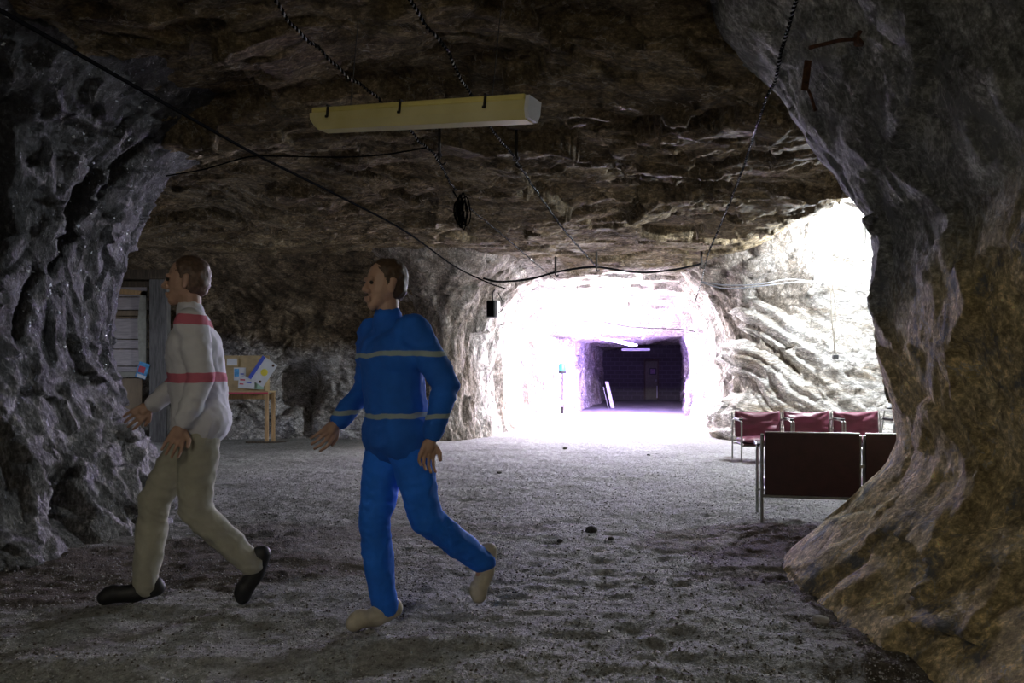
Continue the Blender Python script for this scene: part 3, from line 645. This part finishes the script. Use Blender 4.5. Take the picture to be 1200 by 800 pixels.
# ---- left back: boarded door and display table
DY = 14.55
t = empty('door_2', (-7.2, DY, 0), 0, kind='structure')
u = DY / FPX
zz = [332, 336, 348, 363.5, 370.5, 373, 397.5, 409, 429, 436, 440.5]
for k in range(1, len(zz) - 1):
    z1, z0 = CZ + (440 - zz[k]) * u, CZ + (440 - zz[k + 1]) * u
    mm = M['plank'] if k not in (3, 4) else M['plywood']
    o = MB().box((-.35 + random.uniform(-.004, .004), -.02 + random.uniform(-.006, .006), (z0 + z1) / 2), (1.30, .03, (z1 - z0) - .018), bev=.004).build('plank', mm, t)
    o['label'] = 'whitewashed horizontal plank' if mm is M['plank'] else 'olive tan plank'
MB().prism([(-1.0, -.07, 1.22), (.30, -.07, 1.22), (.30, -.07, 2.84), (.20, -.07, 2.86), (.14, -.07, 2.3), (.17, -.07, 1.32), (-1.0, -.07, 1.32)], (0, 1, 0), .03).build('frame', simple('grey_green_paint', (.36, .36, .30), .6), t)
MB().prism([(-1.0, -.07, 2.84), (.30, -.07, 2.76), (.30, -.07, 2.84), (-1.0, -.07, 2.96)], (0, 1, 0), .04).build('frame', M['wood'], t)
for k in range(3): MB().box((-.85 + k * .42, 0, .60), (.41, .03, 1.2), bev=.005).build('board', M['plywood'], t)
MB().box((.54, -.02, 1.55), (.34, .16, 3.15), bev=.012).build('post', M['greypost'], t)
MB().box((-.25, -.02, 3.16), (1.95, .22, .20), bev=.015).build('lintel', M['darkwood'], t)
MB().box((-.25, .02, 2.98), (1.8, .12, .12), bev=.01).build('lintel', M['darkwood'], t)
q = P(167, 434, DY - .13); t = empty('leaflet', q, 0, 'small bright blue leaflet tilted at the corner of the boarded door on the left', 'leaflet')
rt = Matrix.Rotation(R(18), 3, 'Y')
MB().box((0, 0, 0), (.20, .012, .30), rot=rt).build('sheet', M['cyan'], t); MB().box((-.01, -.009, .02), (.12, .006, .12), rot=rt).build('print', M['redpaper'], t)
MB().box((-.02, -.009, -.11), (.17, .006, .06), rot=rt).build('print', M['paper'], t)

TY = 14.35; k_ = TY / FPX; X0, X1 = -6.15, (315 - 600) * k_; ZT = CZ - (459 - 440) * k_
t = empty('display_table', ((X0 + X1) / 2, TY, 0), 0, 'narrow wooden display table with reddish front edge against the left back wall', 'table'); hw = (X1 - X0) / 2
MB().box((0, .2, ZT), (hw * 2, .5, .03), bev=.004).build('tabletop', M['card'], t)
MB().box((0, -.045, ZT - .02), (hw * 2, .02, .03), bev=.003).build('front_edge', M['redpaper'], t, label='reddish front edge')
for sx, yy in ((-1, 0), (1, 0), (-1, .4), (1, .4)): MB().box((sx * (hw - .04), yy, ZT / 2 - .015), (.065 if sx > 0 else .06, .05, ZT), bev=.004).build('leg', M['wood'], t)
MB().box((0, .41, ZT - .10), (hw * 2 - .1, .02, .10)).build('rail', M['wood'], t)
MB().box((hw - .04, -.03, .012), (.75, .07, .025), bev=.004).build('foot_bar', M['darkwood'], t)
# open cardboard tray standing on the table
zt = ZT + .016; bh = (459 - 417) * k_
t = empty('display_box', ((X0 + X1) / 2 + .12, TY + .1, zt), 0, 'open tan cardboard display box standing on the table by the left back wall', 'box')
bw = hw * 2 - .42
MB().box((0, .2, bh / 2), (bw, .012, bh)).build('back_panel', M['card'], t)
for sx in (-1, 1): MB().prism([(sx * bw / 2, .2, 0), (sx * bw / 2, -.05, 0), (sx * bw / 2, -.05, .12), (sx * bw / 2, .2, bh)], (1, 0, 0), .01).build('side_panel', M['card'], t)
MB().box((0, .07, .008), (bw, .26, .012)).build('bottom', M['card'], t)
MB().box((0, -.05, .045), (bw, .012, .09)).build('front_lip', M['card'], t)
def sheet(name, px, py, wpx, hpx, rot, Yd, mats, label, cat='leaflet'):
    q = P(px, py, Yd); q.z = q.z
    t = empty(name, q, 0, label, cat); rr = Matrix.Rotation(R(rot), 3, 'Y')
    kk = Yd / FPX
    for (cx, cz, w_, h_, mt, nm) in mats:
        MB().box(rr @ Vector((cx * wpx * kk, -.004 if nm != 'sheet' else 0, cz * hpx * kk)), (w_ * wpx * kk, .008, h_ * hpx * kk), rot=rr).build(nm, M[mt], t)
    return t
t = sheet('drawing', 308, 435, 21, 31, 34, TY - .03, [(0, 0, 1, 1, 'paper', 'sheet'), (-.40, .0, .2, 1, 'bluepaper', 'blue_band')], 'tilted white card with a blue stripe and yellow sun on the display table', 'drawing')
rr = Matrix.Rotation(R(34), 3, 'Y'); kk = TY / FPX
MB().tube([rr @ Vector((.10 * 21 * kk, -.004, .0)), rr @ Vector((.10 * 21 * kk, -.009, .0))], 4.2 * kk, 14).build('sun', M['yellow'], t)
for a, b_ in ((.3, .4), (.2, -.38)): MB().tube([rr @ Vector((a * 21 * kk, -.004, b_ * 31 * kk)), rr @ Vector((a * 21 * kk, -.009, b_ * 31 * kk))], 1.6 * kk, 8).build('dark_spot', M['rust'], t)
sheet('leaflet', 281, 438, 14, 15, 0, TY + .02, [(0, 0, 1, 1, 'paper', 'sheet'), (-.25, .1, .4, .6, 'cyan', 'print'), (.2, -.2, .3, .08, 'bluepaper', 'print'), (.2, 0, .3, .08, 'bluepaper', 'print')], 'white and blue leaflet standing upright in the display box')
sheet('leaflet', 289, 448, 19, 14, 4, TY - .02, [(0, 0, 1, 1, 'paper', 'sheet'), (-.25, .2, .3, .12, 'redpaper', 'print'), (-.3, -.15, .25, .1, 'redpaper', 'print'), (.15, .0, .3, .09, 'bluepaper', 'print')], 'white leaflet with red marks lying in front in the display box')
sheet('card', 303, 452, 12, 8, 0, TY + .02, [(0, 0, 1, 1, 'green', 'sheet')], 'small pale green card beside the leaflets on the display table', 'card')
sheet('leaflet', 272, 424, 14, 10, 0, TY + .25, [(0, 0, 1, 1, 'card', 'sheet'), (0, 0, .85, .8, 'paper', 'print')], 'pale beige leaflet at the upper back of the display box')

# ---- rows of chairs
def vinyl(name, W_, H_, parent, loc, fold=.02, seed=0, vertical=True):
    n, m = 26, 18; V = np.zeros((2, n, m, 3)); u = np.linspace(-1, 1, n)[:, None]; v = np.linspace(-1, 1, m)[None, :]
    rd = np.random.RandomState(seed)
    pts = np.stack([u + 0 * v, v + 0 * u, 0 * u * v + seed * 3.3], -1).reshape(-1, 3)
    d = fold * (fbm(pts * np.array([1.2, 2.2, 1]), 3, 900 + seed).reshape(n, m)) * 1.5
    for sx in (-1, 1):   # pulled folds fanning out of the upper corners
        ang = np.arctan2(1.05 - v, (u * -sx + 1.02)); rr_ = np.hypot(1.05 - v, u * sx - 1.02)
        d = d + fold * .55 * np.sin(ang * 9 + seed) * np.exp(-rr_ * .9)
    sag = -.06 * H_ * (1 - u ** 2) * (v > .0) * v
    edge = (1 - np.abs(u) ** 8) * (1 - np.abs(v) ** 8)
    for s_ in (0, 1):
        V[s_, ..., 0] = u * W_ / 2 + 0 * v; V[s_, ..., 2] = v * H_ / 2 + sag
        V[s_, ..., 1] = (-.030 if s_ == 0 else .022) * edge + d * edge * (1 if s_ == 0 else .4)
    if not vertical: V = V[..., [0, 2, 1]] * np.array([1, 1, -1])
    m_ = MB(); 
    for s_ in (0, 1):
        m_.add(V[s_].reshape(-1, 3), [(i * m + j, (i + 1) * m + j, (i + 1) * m + j + 1, i * m + j + 1) for i in range(n - 1) for j in range(m - 1)], True)
    import bmesh
    o = m_.build(name, M['maroon'], parent); o.location = loc
    bm = bmesh.new(); bm.from_mesh(o.data); bmesh.ops.remove_doubles(bm, verts=bm.verts, dist=.001); bmesh.ops.recalc_face_normals(bm, faces=bm.faces); bm.to_mesh(o.data); bm.free(); return o
def chair_row(loc, rz, n, W_, top, arm, seat, pitch_w, label, panel):
    t = empty('chair_row', loc, rz, label, 'chairs')
    D = .46
    for i in range(n + 1):
        xs_ = [0] if i in (0, n) else [-.012, .012]
        for j, ox in enumerate([0] if i in (0, n) else [-.018, .018]):
            x = i * W_ + ox
            path = cr([(x, -.0, 0), (x, 0, arm - .09), (x, .03, arm - .02), (x, .10, arm - .005), (x, D - .06, arm - .005), (x, D - .02, arm - .05), (x, D, arm - .12)], 4)
            MB().tube(path, .013, 8).build('leg', M['steel'], t)
            MB().tube([(x, D, 0), (x, D, arm), (x, D + .03, top - .01)], .014, 8).build('leg', M['steel'], t)
        MB().box((i * W_, .17, arm + .012), (.06, .30, .026), bev=.010).build('armrest', M['bark'], t)
        if 0 < i < n: MB().box((i * W_, D + .022, (top + seat) / 2 - .06), (.10, .014, .025), bev=.003).build('link_clip', M['steel'], t)
    for i in range(n):
        cx = (i + .5) * W_; pw = W_ - .06
        s_ = vinyl('seat', pw, .46, t, (cx, .21, seat - .03), .012, i + 5, vertical=False); s_.scale.z = 1.6
        MB().box((cx, .21, seat - .085), (pw, .42, .03), bev=.008).build('seat_board', M['darkpanel'], t)
        if panel:
            MB().box((cx, D + .03, (top + .25) / 2), (pw + .015, .022, top - .25), bev=.004).build('backrest', M['darkpanel'], t, label='dark maroon flat back panel')
            MB().box((cx, D + .028, top + .006), (pw + .015, .03, .008), bev=.002).build('top_edge', M['steel'], t)
            vinyl('back_cushion', pw, top - seat - .02, t, (cx, D - .03, (top + seat) / 2), .014, i)
        else:
            o_ = vinyl('backrest', pw, top - seat + .02, t, (cx, D - .02, (top + seat) / 2 + .01), .030, i); o_.rotation_euler = (R(-6), 0, 0)
        MB().tube([(i * W_, D + .01, .235), ((i + 1) * W_, D + .01, .235)], .013, 8).build('rear_rail', M['steel'], t)
        MB().tube([(i * W_, .02, .225), ((i + 1) * W_, .02, .225)], .011, 8).build('front_rail', M['steel'], t)
    return t
q = F(869, 541)
chair_row((q.x, q.y, 0), R(0), 3, .742, .70, .60, .33, 0, 'back row of three maroon vinyl armchairs facing the viewer, by the bright rock wall', False)
W1 = .785
_a = R(180 - 13); _p = Matrix.Rotation(_a, 3, 'Z') @ Vector((3 * W1, .46, 0))
chair_row((2.115 - _p.x, 6.50 - _p.y, 0), _a, 3, W1, .77, .64, .36, 0, 'front row of linked armchairs seen from behind, dark back panels, beside the right pillar', True)
# metal stand by the wall, right of the back row
q = P(1043, 481, 12.0)
t = empty('metal_stand', (q.x + .25, q.y, 0), R(8), 'grey metal stand behind the right end of the back chair row', 'stand')
for sx in (-1, 1):
    for sy in (-1, 1): MB().tube([(sx * .33 - (.04 if sx < 0 else -.04), sy * .16, 0), (sx * .27, sy * .14, q.z - 0)], .013, 6).build('leg', M['steel'], t)
MB().box((0, 0, q.z + .012), (.66, .34, .024), bev=.005).build('top', M['steel'], t)
t = empty('bottle', (q.x - .01, q.y, q.z + .024), 0, 'small pale bottle with dark base on the metal stand', 'bottle')
MB().tube([(0, 0, .0), (0, 0, .025)], .045, 12).build('base', M['bark'], t); MB().tube([(0, 0, .025), (0, 0, .12), (0, 0, .15), (0, 0, .2)], [.035, .035, .014, .014], 12).build('body', M['white'], t)

# ---- stones and gravel on the floor
def stone(px, py, w_, label, mat, seed, tall=.6, group=None):
    q = F(px, py); o = MB(); o.ico((0, 0, 0), w_, (1, .8, tall), .22, seed)
    o = o.build('stone', mat, None, label=label, cat='stone', group=group); o.location = (q.x, q.y, float(floor_z(np.array([[q.x]]), np.array([[q.y]]))[0, 0]) + w_ * tall * .5)
    import bmesh
    bm = bmesh.new(); bm.from_mesh(o.data); bmesh.ops.subdivide_edges(bm, edges=bm.edges, cuts=1, smooth=.3, use_grid_fill=True); rd = random.Random(seed)
    for v in bm.verts: v.co *= 1 + rd.uniform(-.09, .09)
    bm.to_mesh(o.data); bm.free()
M['stone'] = simple('dark_stone', (.07, .065, .06), .85, 0, .3, 30, .004); M['lstone'] = simple('pale_stone', (.40, .38, .36), .85, 0, .2, 30, .004)
stone(694, 623, .055, 'largest dark stone lying alone in the middle of the floor', M['stone'], 1, .75)
stone(656, 634, .025, 'small dark stone left of the largest floor stone', M['stone'], 2)
stone(716, 632, .025, 'small dark stone right of the largest floor stone', M['stone'], 3)
stone(481, 702, .014, 'tiny white pebble beside the beige shoe', M['lstone'], 4)
stone(585, 555, .03, 'small dark stone on the bright floor left of centre', M['stone'], 6)
stone(662, 526, .05, 'small dark stone near the corridor mouth', M['stone'], 7)
stone(760, 535, .03, 'small dark stone halfway to the corridor mouth, right of centre', M['stone'], 8)
stone(960, 731, .05, 'pale stone at the foot of the right rock pillar', M['lstone'], 9, .5)
stone(1030, 719, .045, 'stone in the dark soil along the right rock pillar', M['lstone'], 11, .5)
stone(550, 506, .14, 'pale boulder at the foot of the rock rib left of the corridor mouth', M['lstone'], 12, .5)
stone(636, 489, .16, 'pale lump of rock at the left wall of the bright corridor', M['lstone'], 13, .4)
def gravel(name, n, xr, yr, smin, smax, mat, label, seed):
    rg = np.random.RandomState(seed)
    u = rg.rand(n); y = yr[0] * (yr[1] / yr[0]) ** u; x = (rg.rand(n) * (xr[1] - xr[0]) + xr[0]) * (y / yr[0]) ** .7
    s = smin + (smax - smin) * rg.rand(n) ** 3; z = floor_z(x[:, None], y[:, None])[:, 0]
    base = np.array([(1, 0, 0), (0, 1, 0), (-1, 0, 0), (0, -1, 0), (0, 0, .75), (0, 0, -.75)], float)
    V = base[None] * s[:, None, None] * (1 + .5 * (rg.rand(n, 6, 3) - .5)); a = rg.rand(n) * 6.28
    ca, sa = np.cos(a)[:, None], np.sin(a)[:, None]; V = np.stack([V[..., 0] * ca - V[..., 1] * sa, V[..., 0] * sa + V[..., 1] * ca, V[..., 2]], -1)
    V += np.stack([x, y, z + s * .25], -1)[:, None]
    fb = np.array([(0, 1, 4), (1, 2, 4), (2, 3, 4), (3, 0, 4), (1, 0, 5), (2, 1, 5), (3, 2, 5), (0, 3, 5)])
    f = (fb[None] + 6 * np.arange(n)[:, None, None]).reshape(-1, 3)
    me = bpy.data.meshes.new(name); me.vertices.add(n * 6); me.vertices.foreach_set('co', V.reshape(-1).astype(np.float32))
    me.loops.add(f.size); me.loops.foreach_set('vertex_index', f.reshape(-1).astype(np.int32)); me.polygons.add(len(f)); me.polygons.foreach_set('loop_start', np.arange(0, f.size, 3, dtype=np.int32)); me.polygons.foreach_set('loop_total', np.full(len(f), 3, np.int32)); me.update(calc_edges=True)
    tagp(link(name, me, None, mat), label=label, cat='gravel', kind='stuff')
gravel('gravel', 45000, (-2.4, 2.0), (2.6, 11), .003, .0085, simple('grey_salt_grit', (.34, .34, .33), .8, 0, .35, 200, 0), 'fine pale salt grit strewn over the cave floor', 1)
gravel('dark_grit', 9000, (-2.4, 2.0), (2.6, 10), .003, .010, simple('dark_grit', (.10, .085, .07), .9, 0, .3, 200, 0), 'coarse dark grit scattered over the cave floor', 2)

# ---- people
def capsule(m_, p0, r0, p1, r1, n=14, sc=None):
    p0, p1 = Vector(p0), Vector(p1); d = (p1 - p0); L_ = d.length
    if L_ < 1e-5: d = Vector((0, 0, 1)); L_ = 1e-5
    T = d.normalized(); U = T.orthogonal().normalized(); W = T.cross(U); rings = []
    for k in range(5): a = -math.pi / 2 + k * math.pi / 8; rings.append((p0 + T * math.sin(a) * r0, math.cos(a) * r0))
    rings.append((p0, r0)); rings.append((p1, r1))
    for k in range(4): a = (k + 1) * math.pi / 8; rings.append((p1 + T * math.sin(a) * r1, math.cos(a) * r1))
    vs = []; fs = []
    for c, r in rings:
        for j in range(n):
            a = 6.28318 * j / n; vs.append(c + (U * math.cos(a) + W * math.sin(a)) * max(r, 1e-4))
    m = len(rings)
    fs = [(i * n + j, i * n + (j + 1) % n, (i + 1) * n + (j + 1) % n, (i + 1) * n + j) for i in range(m - 1) for j in range(n)] + [tuple(range(n - 1, -1, -1)), tuple(range((m - 1) * n, m * n))]
    if sc:   # squash about the middle point
        c0 = (p0 + p1) / 2; vs = [Vector((c0.x + (v.x - c0.x) * sc[0], c0.y + (v.y - c0.y) * sc[1], c0.z + (v.z - c0.z) * sc[2])) for v in vs]
    m_.add(vs, fs)
def fuse(name, caps, mat, vox, smooth=4, parent=None, wrinkle=0, wk=0, ws=9):
    """one continuous skin grown round a skeleton of tapering limbs"""
    m_ = MB()
    for c in caps: capsule(m_, *c[:4], sc=c[4] if len(c) > 4 else None)
    me = bpy.data.meshes.new('tmp'); me.from_pydata(m_.v, [], m_.f); me.update()
    o = bpy.data.objects.new('tmp', me); COL.objects.link(o)
    r_ = o.modifiers.new('r', 'REMESH'); r_.mode = 'VOXEL'; r_.voxel_size = vox
    s_ = o.modifiers.new('s', 'SMOOTH'); s_.iterations = smooth; s_.factor = .5
    dg = bpy.context.evaluated_depsgraph_get(); ev = o.evaluated_get(dg); me2 = bpy.data.meshes.new_from_object(ev); bpy.data.objects.remove(o)
    n = len(me2.vertices); co = np.zeros(n * 3, np.float32); me2.vertices.foreach_get('co', co); co = co.reshape(-1, 3).astype(float)
    if wrinkle:
        no = np.zeros(n * 3, np.float32); me2.vertices.foreach_get('normal', no); no = no.reshape(-1, 3)
        wv = fbm(co * 3, 2, wk)[:, None]
        d = fbm((co + wv * .12) * np.array([ws, ws, ws * 1.4]), 3, wk + 5, ridged=True) * wrinkle
        co = co + no * d[:, None]; me2.vertices.foreach_set('co', co.reshape(-1).astype(np.float32))
    me2.polygons.foreach_set('use_smooth', np.ones(len(me2.polygons), bool)); me2.name = name; me2.update()
    return link(name, me2, parent, mat)
capsule_sock = []
def person(loc, rz, S, J, mats, label, shoe, voxb=.0046):
    """J: joints in metres for a 1.75 m body, facing -Y"""
    V_ = {k: Vector(v) for k, v in J.items()}
    hip, ch, nk, hd = V_['pelvis'], V_['chest'], V_['neck'], V_['head']
    f = Vector((0, -1, 0)); body = []
    add = lambda *a: body.append(a)
    # trunk
    add(hip + Vector((-.06, 0, 0)), .105, hip + Vector((.06, 0, 0)), .105); add(hip, .115, ch, .125, (1.12, .85, 1)); add(ch + Vector((-.07, 0, .02)), .11, ch + Vector((.07, 0, .02)), .11, (1, .9, 1))
    for s in 'lr': add(V_['sh_' + s], .058, ch + (V_['sh_' + s] - ch) * .3, .085)
    add(ch + Vector((0, 0, .12)), .06, nk, .052); add(nk, .052, hd + Vector((0, .02, -.06)), .055)
    # head with face
    add(hd + Vector((0, .015, .035)), .082, hd + Vector((0, .005, -.01)), .076, (.92, 1.1, 1.1)); add(hd + Vector((0, -.035, -.065)), .045, hd + Vector((0, -.055, -.09)), .026)
    add(hd + Vector((0, -.082, .012)), .009, hd + Vector((0, -.100, -.022)), .012); add(hd + Vector((-.016, -.085, -.028)), .010, hd + Vector((.016, -.085, -.028)), .010)
    add(hd + Vector((-.03, -.077, .028)), .011, hd + Vector((.03, -.077, .028)), .011)
    add(hd + Vector((-.018, -.084, -.058)), .008, hd + Vector((.018, -.084, -.058)), .008); add(hd + Vector((-.016, -.082, -.070)), .008, hd + Vector((.016, -.082, -.070)), .008)
    for s in (-1, 1): add(hd + Vector((s * .078, .012, .02)), .014, hd + Vector((s * .074, .004, -.025)), .010, (.6, 1.2, 1.1))
    for s in 'lr':
        sg = 1 if s == 'l' else -1
        sh, el, wr = V_['sh_' + s], V_['el_' + s], V_['wr_' + s]; add(sh, .050, el, .038); add(el, .039, wr, .025)
        d = (wr - el).normalized(); side = d.cross(Vector((1, 0, 0))); side = (side if side.length > .1 else Vector((0, 1, 0))).normalized()
        pn = d.cross(side).normalized() * (-sg)   # palm side
        kn = wr + d * .080
        add(wr, .024, wr + d * .04, .026); 
        for i, (o_, ln) in enumerate(((-.037, .074), (-.0125, .086), (.0125, .080), (.036, .062))):
            b0 = kn + side * o_; add(wr + d * .025 + side * o_ * .6, .015, b0 - side * o_ * .12, .0115)
            b1 = b0 + (d * .9 + pn * .35 + side * o_ * 2.5).normalized() * ln * .5; b2 = b1 + (d * .62 + pn * .78).normalized() * ln * .5
            add(b0, .0088, b1, .0084); add(b1, .0082, b2, .0072)
        tb = wr + d * .025 - side * .024; t1 = tb + (d * .6 - side * .7 + pn * .3).normalized() * .042; t2 = t1 + (d * .9 - side * .2 + pn * .3).normalized() * .032
        add(tb, .0155, t1, .012); add(t1, .0115, t2, .009)
        hj, k, an = V_['hip_' + s], V_['kn_' + s], V_['an_' + s]; add(hj, .082, k, .052); add(k, .052, k + (an - k) * .35, .054); add(k + (an - k) * .35, .052, an, .036)
        to = V_['toe_' + s]; add(an, .034, an + (to - an) * .3 + Vector((0, 0, -.02)), .026); add(an + (to - an) * .2 + Vector((0, 0, -.02)), .026, to, .020)
    o = fuse('person', body, mats['skin'], voxb, 3); o.location = loc; o.rotation_euler = (0, 0, rz); o.scale = (S, S, S); tagp(o, label, 'person')
    # jacket
    jk = [(hip + Vector((-.07, 0, mats['hem'])), .142, hip + Vector((.07, 0, mats['hem'])), .142), (hip + Vector((0, 0, mats['hem'])), .155, ch, .155, (1.15, .88, 1)), (ch + Vector((-.08, 0, .03)), .13, ch + Vector((.08, 0, .03)), .13, (1, .95, 1)), (ch + Vector((0, 0, .1)), .09, nk + Vector((0, 0, -.015)), .066)]
    for s in 'lr':
        sh, el, wr = V_['sh_' + s], V_['el_' + s], V_['wr_' + s]; jk += [(sh, .076, ch + (sh - ch) * .3, .10), (sh, .076, el, .062), (el, .060, el + (wr - el) * .90, .046)]
    fuse('jacket', jk, mats['top'], .011, 5, o, mats.get('wr', .010), 60)
    tr = [(hip + Vector((-.06, 0, 0)), .116, hip + Vector((.06, 0, 0)), .116)]
    for s in 'lr':
        hj, k, an = V_['hip_' + s], V_['kn_' + s], V_['an_' + s]; e = an - (k - an) * .02; capsule_sock.append((an + (k - an) * .12, .045, an - Vector((0, 0, .015)), .043))
        tr += [(hj, .102, k, .078), (k, .076, e, mats.get('cuff', .060))]
    fuse('sock', capsule_sock[-2:], M['bark'], .008, 2, o)
    fuse('trousers', tr, mats['bottom'], .010, 5, o, .012, 160, 7)
    # hair
    hr = [(hd + Vector((0, .030, .052)), .085, hd + Vector((0, .035, .0)), .078, (1.0, 1.08, 1.0))]
    fuse('hair', hr, mats['hair'], .008, 2, o, .006, 31, 30)
    for s in (-1, 1):
        MB().ico(hd + Vector((s * .030, -.078, .010)), .0095).build('eye', M['bark'], o)
    for s in 'lr':
        an, to = V_['an_' + s], V_['toe_' + s]; d = (to - an); fl = Vector((d.x, d.y, d.z)).normalized()
        up = Vector((0, 0, 1)); up = (up - fl * up.dot(fl)).normalized() if abs(fl.z) < .95 else Vector((0, -1, 0))
        heel = an - fl * .045 - up * .045; tip = to + fl * .03 - up * .0
        sc_ = [(heel + up * .005, .042, an + fl * .06 - up * .035, .043), (an + fl * .05 - up * .032, .043, tip - fl * .03 + up * .002, .043), (tip - fl * .05 - up * .0, .047, tip - fl * .012 - up * .004, .040), (an - up * .02, .046, heel + up * .02, .040), (an + fl * .03 - up * .012, .042, an + fl * .08 - up * .03, .040)]
        fuse('shoe', sc_, mats['shoe'], .007, 3, o)
    return o
def banded(name, base, band, zs, wd, wav=.02, noise=.15):
    m, N, L, b = newmat(name); tc = N.new('ShaderNodeTexCoord'); sp = N.new('ShaderNodeSeparateXYZ'); L.new(tc.outputs['Object'], sp.inputs[0])
    n = tex(N, L, 'n', 5, 3, vec=tc.outputs['Object']); z = math2(N, L, 'ADD', sp.outputs[2], math2(N, L, 'MULTIPLY', math2(N, L, 'SUBTRACT', n.outputs[0], .5), wav))
    fac = None
    for zc in zs:
        q = thresh(N, L, math2(N, L, 'ABSOLUTE', math2(N, L, 'SUBTRACT', z, zc), 0), wd + .003, wd); fac = q if fac is None else math2(N, L, 'MAXIMUM', fac, q)
    n2 = tex(N, L, 'n', 8, 5, vec=tc.outputs['Object'])
    c = ramp(N, L, n2.outputs[0], [(.3, tuple(k * (1 - noise) for k in base)), (.7, tuple(k * (1 + noise) for k in base))])
    L.new(mixc(N, L, fac, c, band), b.inputs['Base Color']); b.inputs['Roughness'].default_value = .85; n3 = tex(N, L, 'n', 250, 2, vec=tc.outputs['Object']); bump(N, L, b, [(n3.outputs[0], .3, .002)]); return m
skin = simple('skin', (.42, .26, .19), .55, 0, .06, 20, .0005)
# striding figure in blue
JB = dict(pelvis=(0, .0, .95), chest=(0, -.03, 1.27), neck=(0, -.05, 1.49), head=(0, -.075, 1.62),
          sh_l=(.19, -.03, 1.41), el_l=(.27, .10, 1.16), wr_l=(.27, .02, .92), sh_r=(-.19, -.03, 1.41), el_r=(-.27, -.02, 1.15), wr_r=(-.24, -.20, .97),
          hip_l=(.09, 0, .91), kn_l=(.10, .10, .52), an_l=(.10, .42, .28), toe_l=(.10, .40, .13), hip_r=(-.09, 0, .91), kn_r=(-.09, -.08, .50), an_r=(-.09, -.02, .095), toe_r=(-.09, -.165, .05))
q = F(450, 745); SB = 1.04
person((q.x + .05, q.y + .10, .0), R(-52), SB, JB, dict(skin=skin, top=banded('blue_jacket_cloth', (.008, .11, .50), (.30, .36, .36), (1.30, 1.02), .010, .05), bottom=simple('blue_trouser_cloth', (.010, .15, .70), .85, 0, .12, 6, .003), hair=simple('brown_hair', (.06, .035, .02), .6, 0, .3, 60, .002), shoe=simple('beige_canvas', (.46, .42, .33), .8, 0, .08, 30, .001), hem=-.02), 'person striding left in blue jacket with pale bands, blue trousers and beige shoes', None)
JG = dict(pelvis=(0, .0, .93), chest=(0, -.03, 1.25), neck=(0, -.05, 1.47), head=(0, -.075, 1.60),
          sh_l=(.18, -.03, 1.39), el_l=(.23, .02, 1.13), wr_l=(.22, -.07, .90), sh_r=(-.18, -.03, 1.39), el_r=(-.23, -.08, 1.13), wr_r=(-.20, -.26, .98),
          hip_l=(.09, 0, .90), kn_l=(.09, -.02, .48), an_l=(.09, .24, .20), toe_l=(.09, .20, .055), hip_r=(-.09, 0, .90), kn_r=(-.09, -.22, .52), an_r=(-.09, -.27, .095), toe_r=(-.09, -.43, .05))
q = F(188, 712)
person((q.x + .18, q.y + .10, .0), R(-72), 1.10, JG, dict(skin=skin, top=banded('light_grey_shirt_cloth', (.62, .62, .66), (.55, .14, .20), (1.40, 1.13), .022, .03, .05), bottom=simple('beige_trouser_cloth', (.36, .35, .28), .85, 0, .1, 6, .003), hair=simple('brown_hair', (.10, .06, .04), .6, 0, .3, 60, .002), shoe=simple('black_leather', (.010, .010, .011), .6, 0, .1, 20, .001), hem=-.01), 'person striding left in pale grey shirt with red bands, beige trousers, black shoes', None)
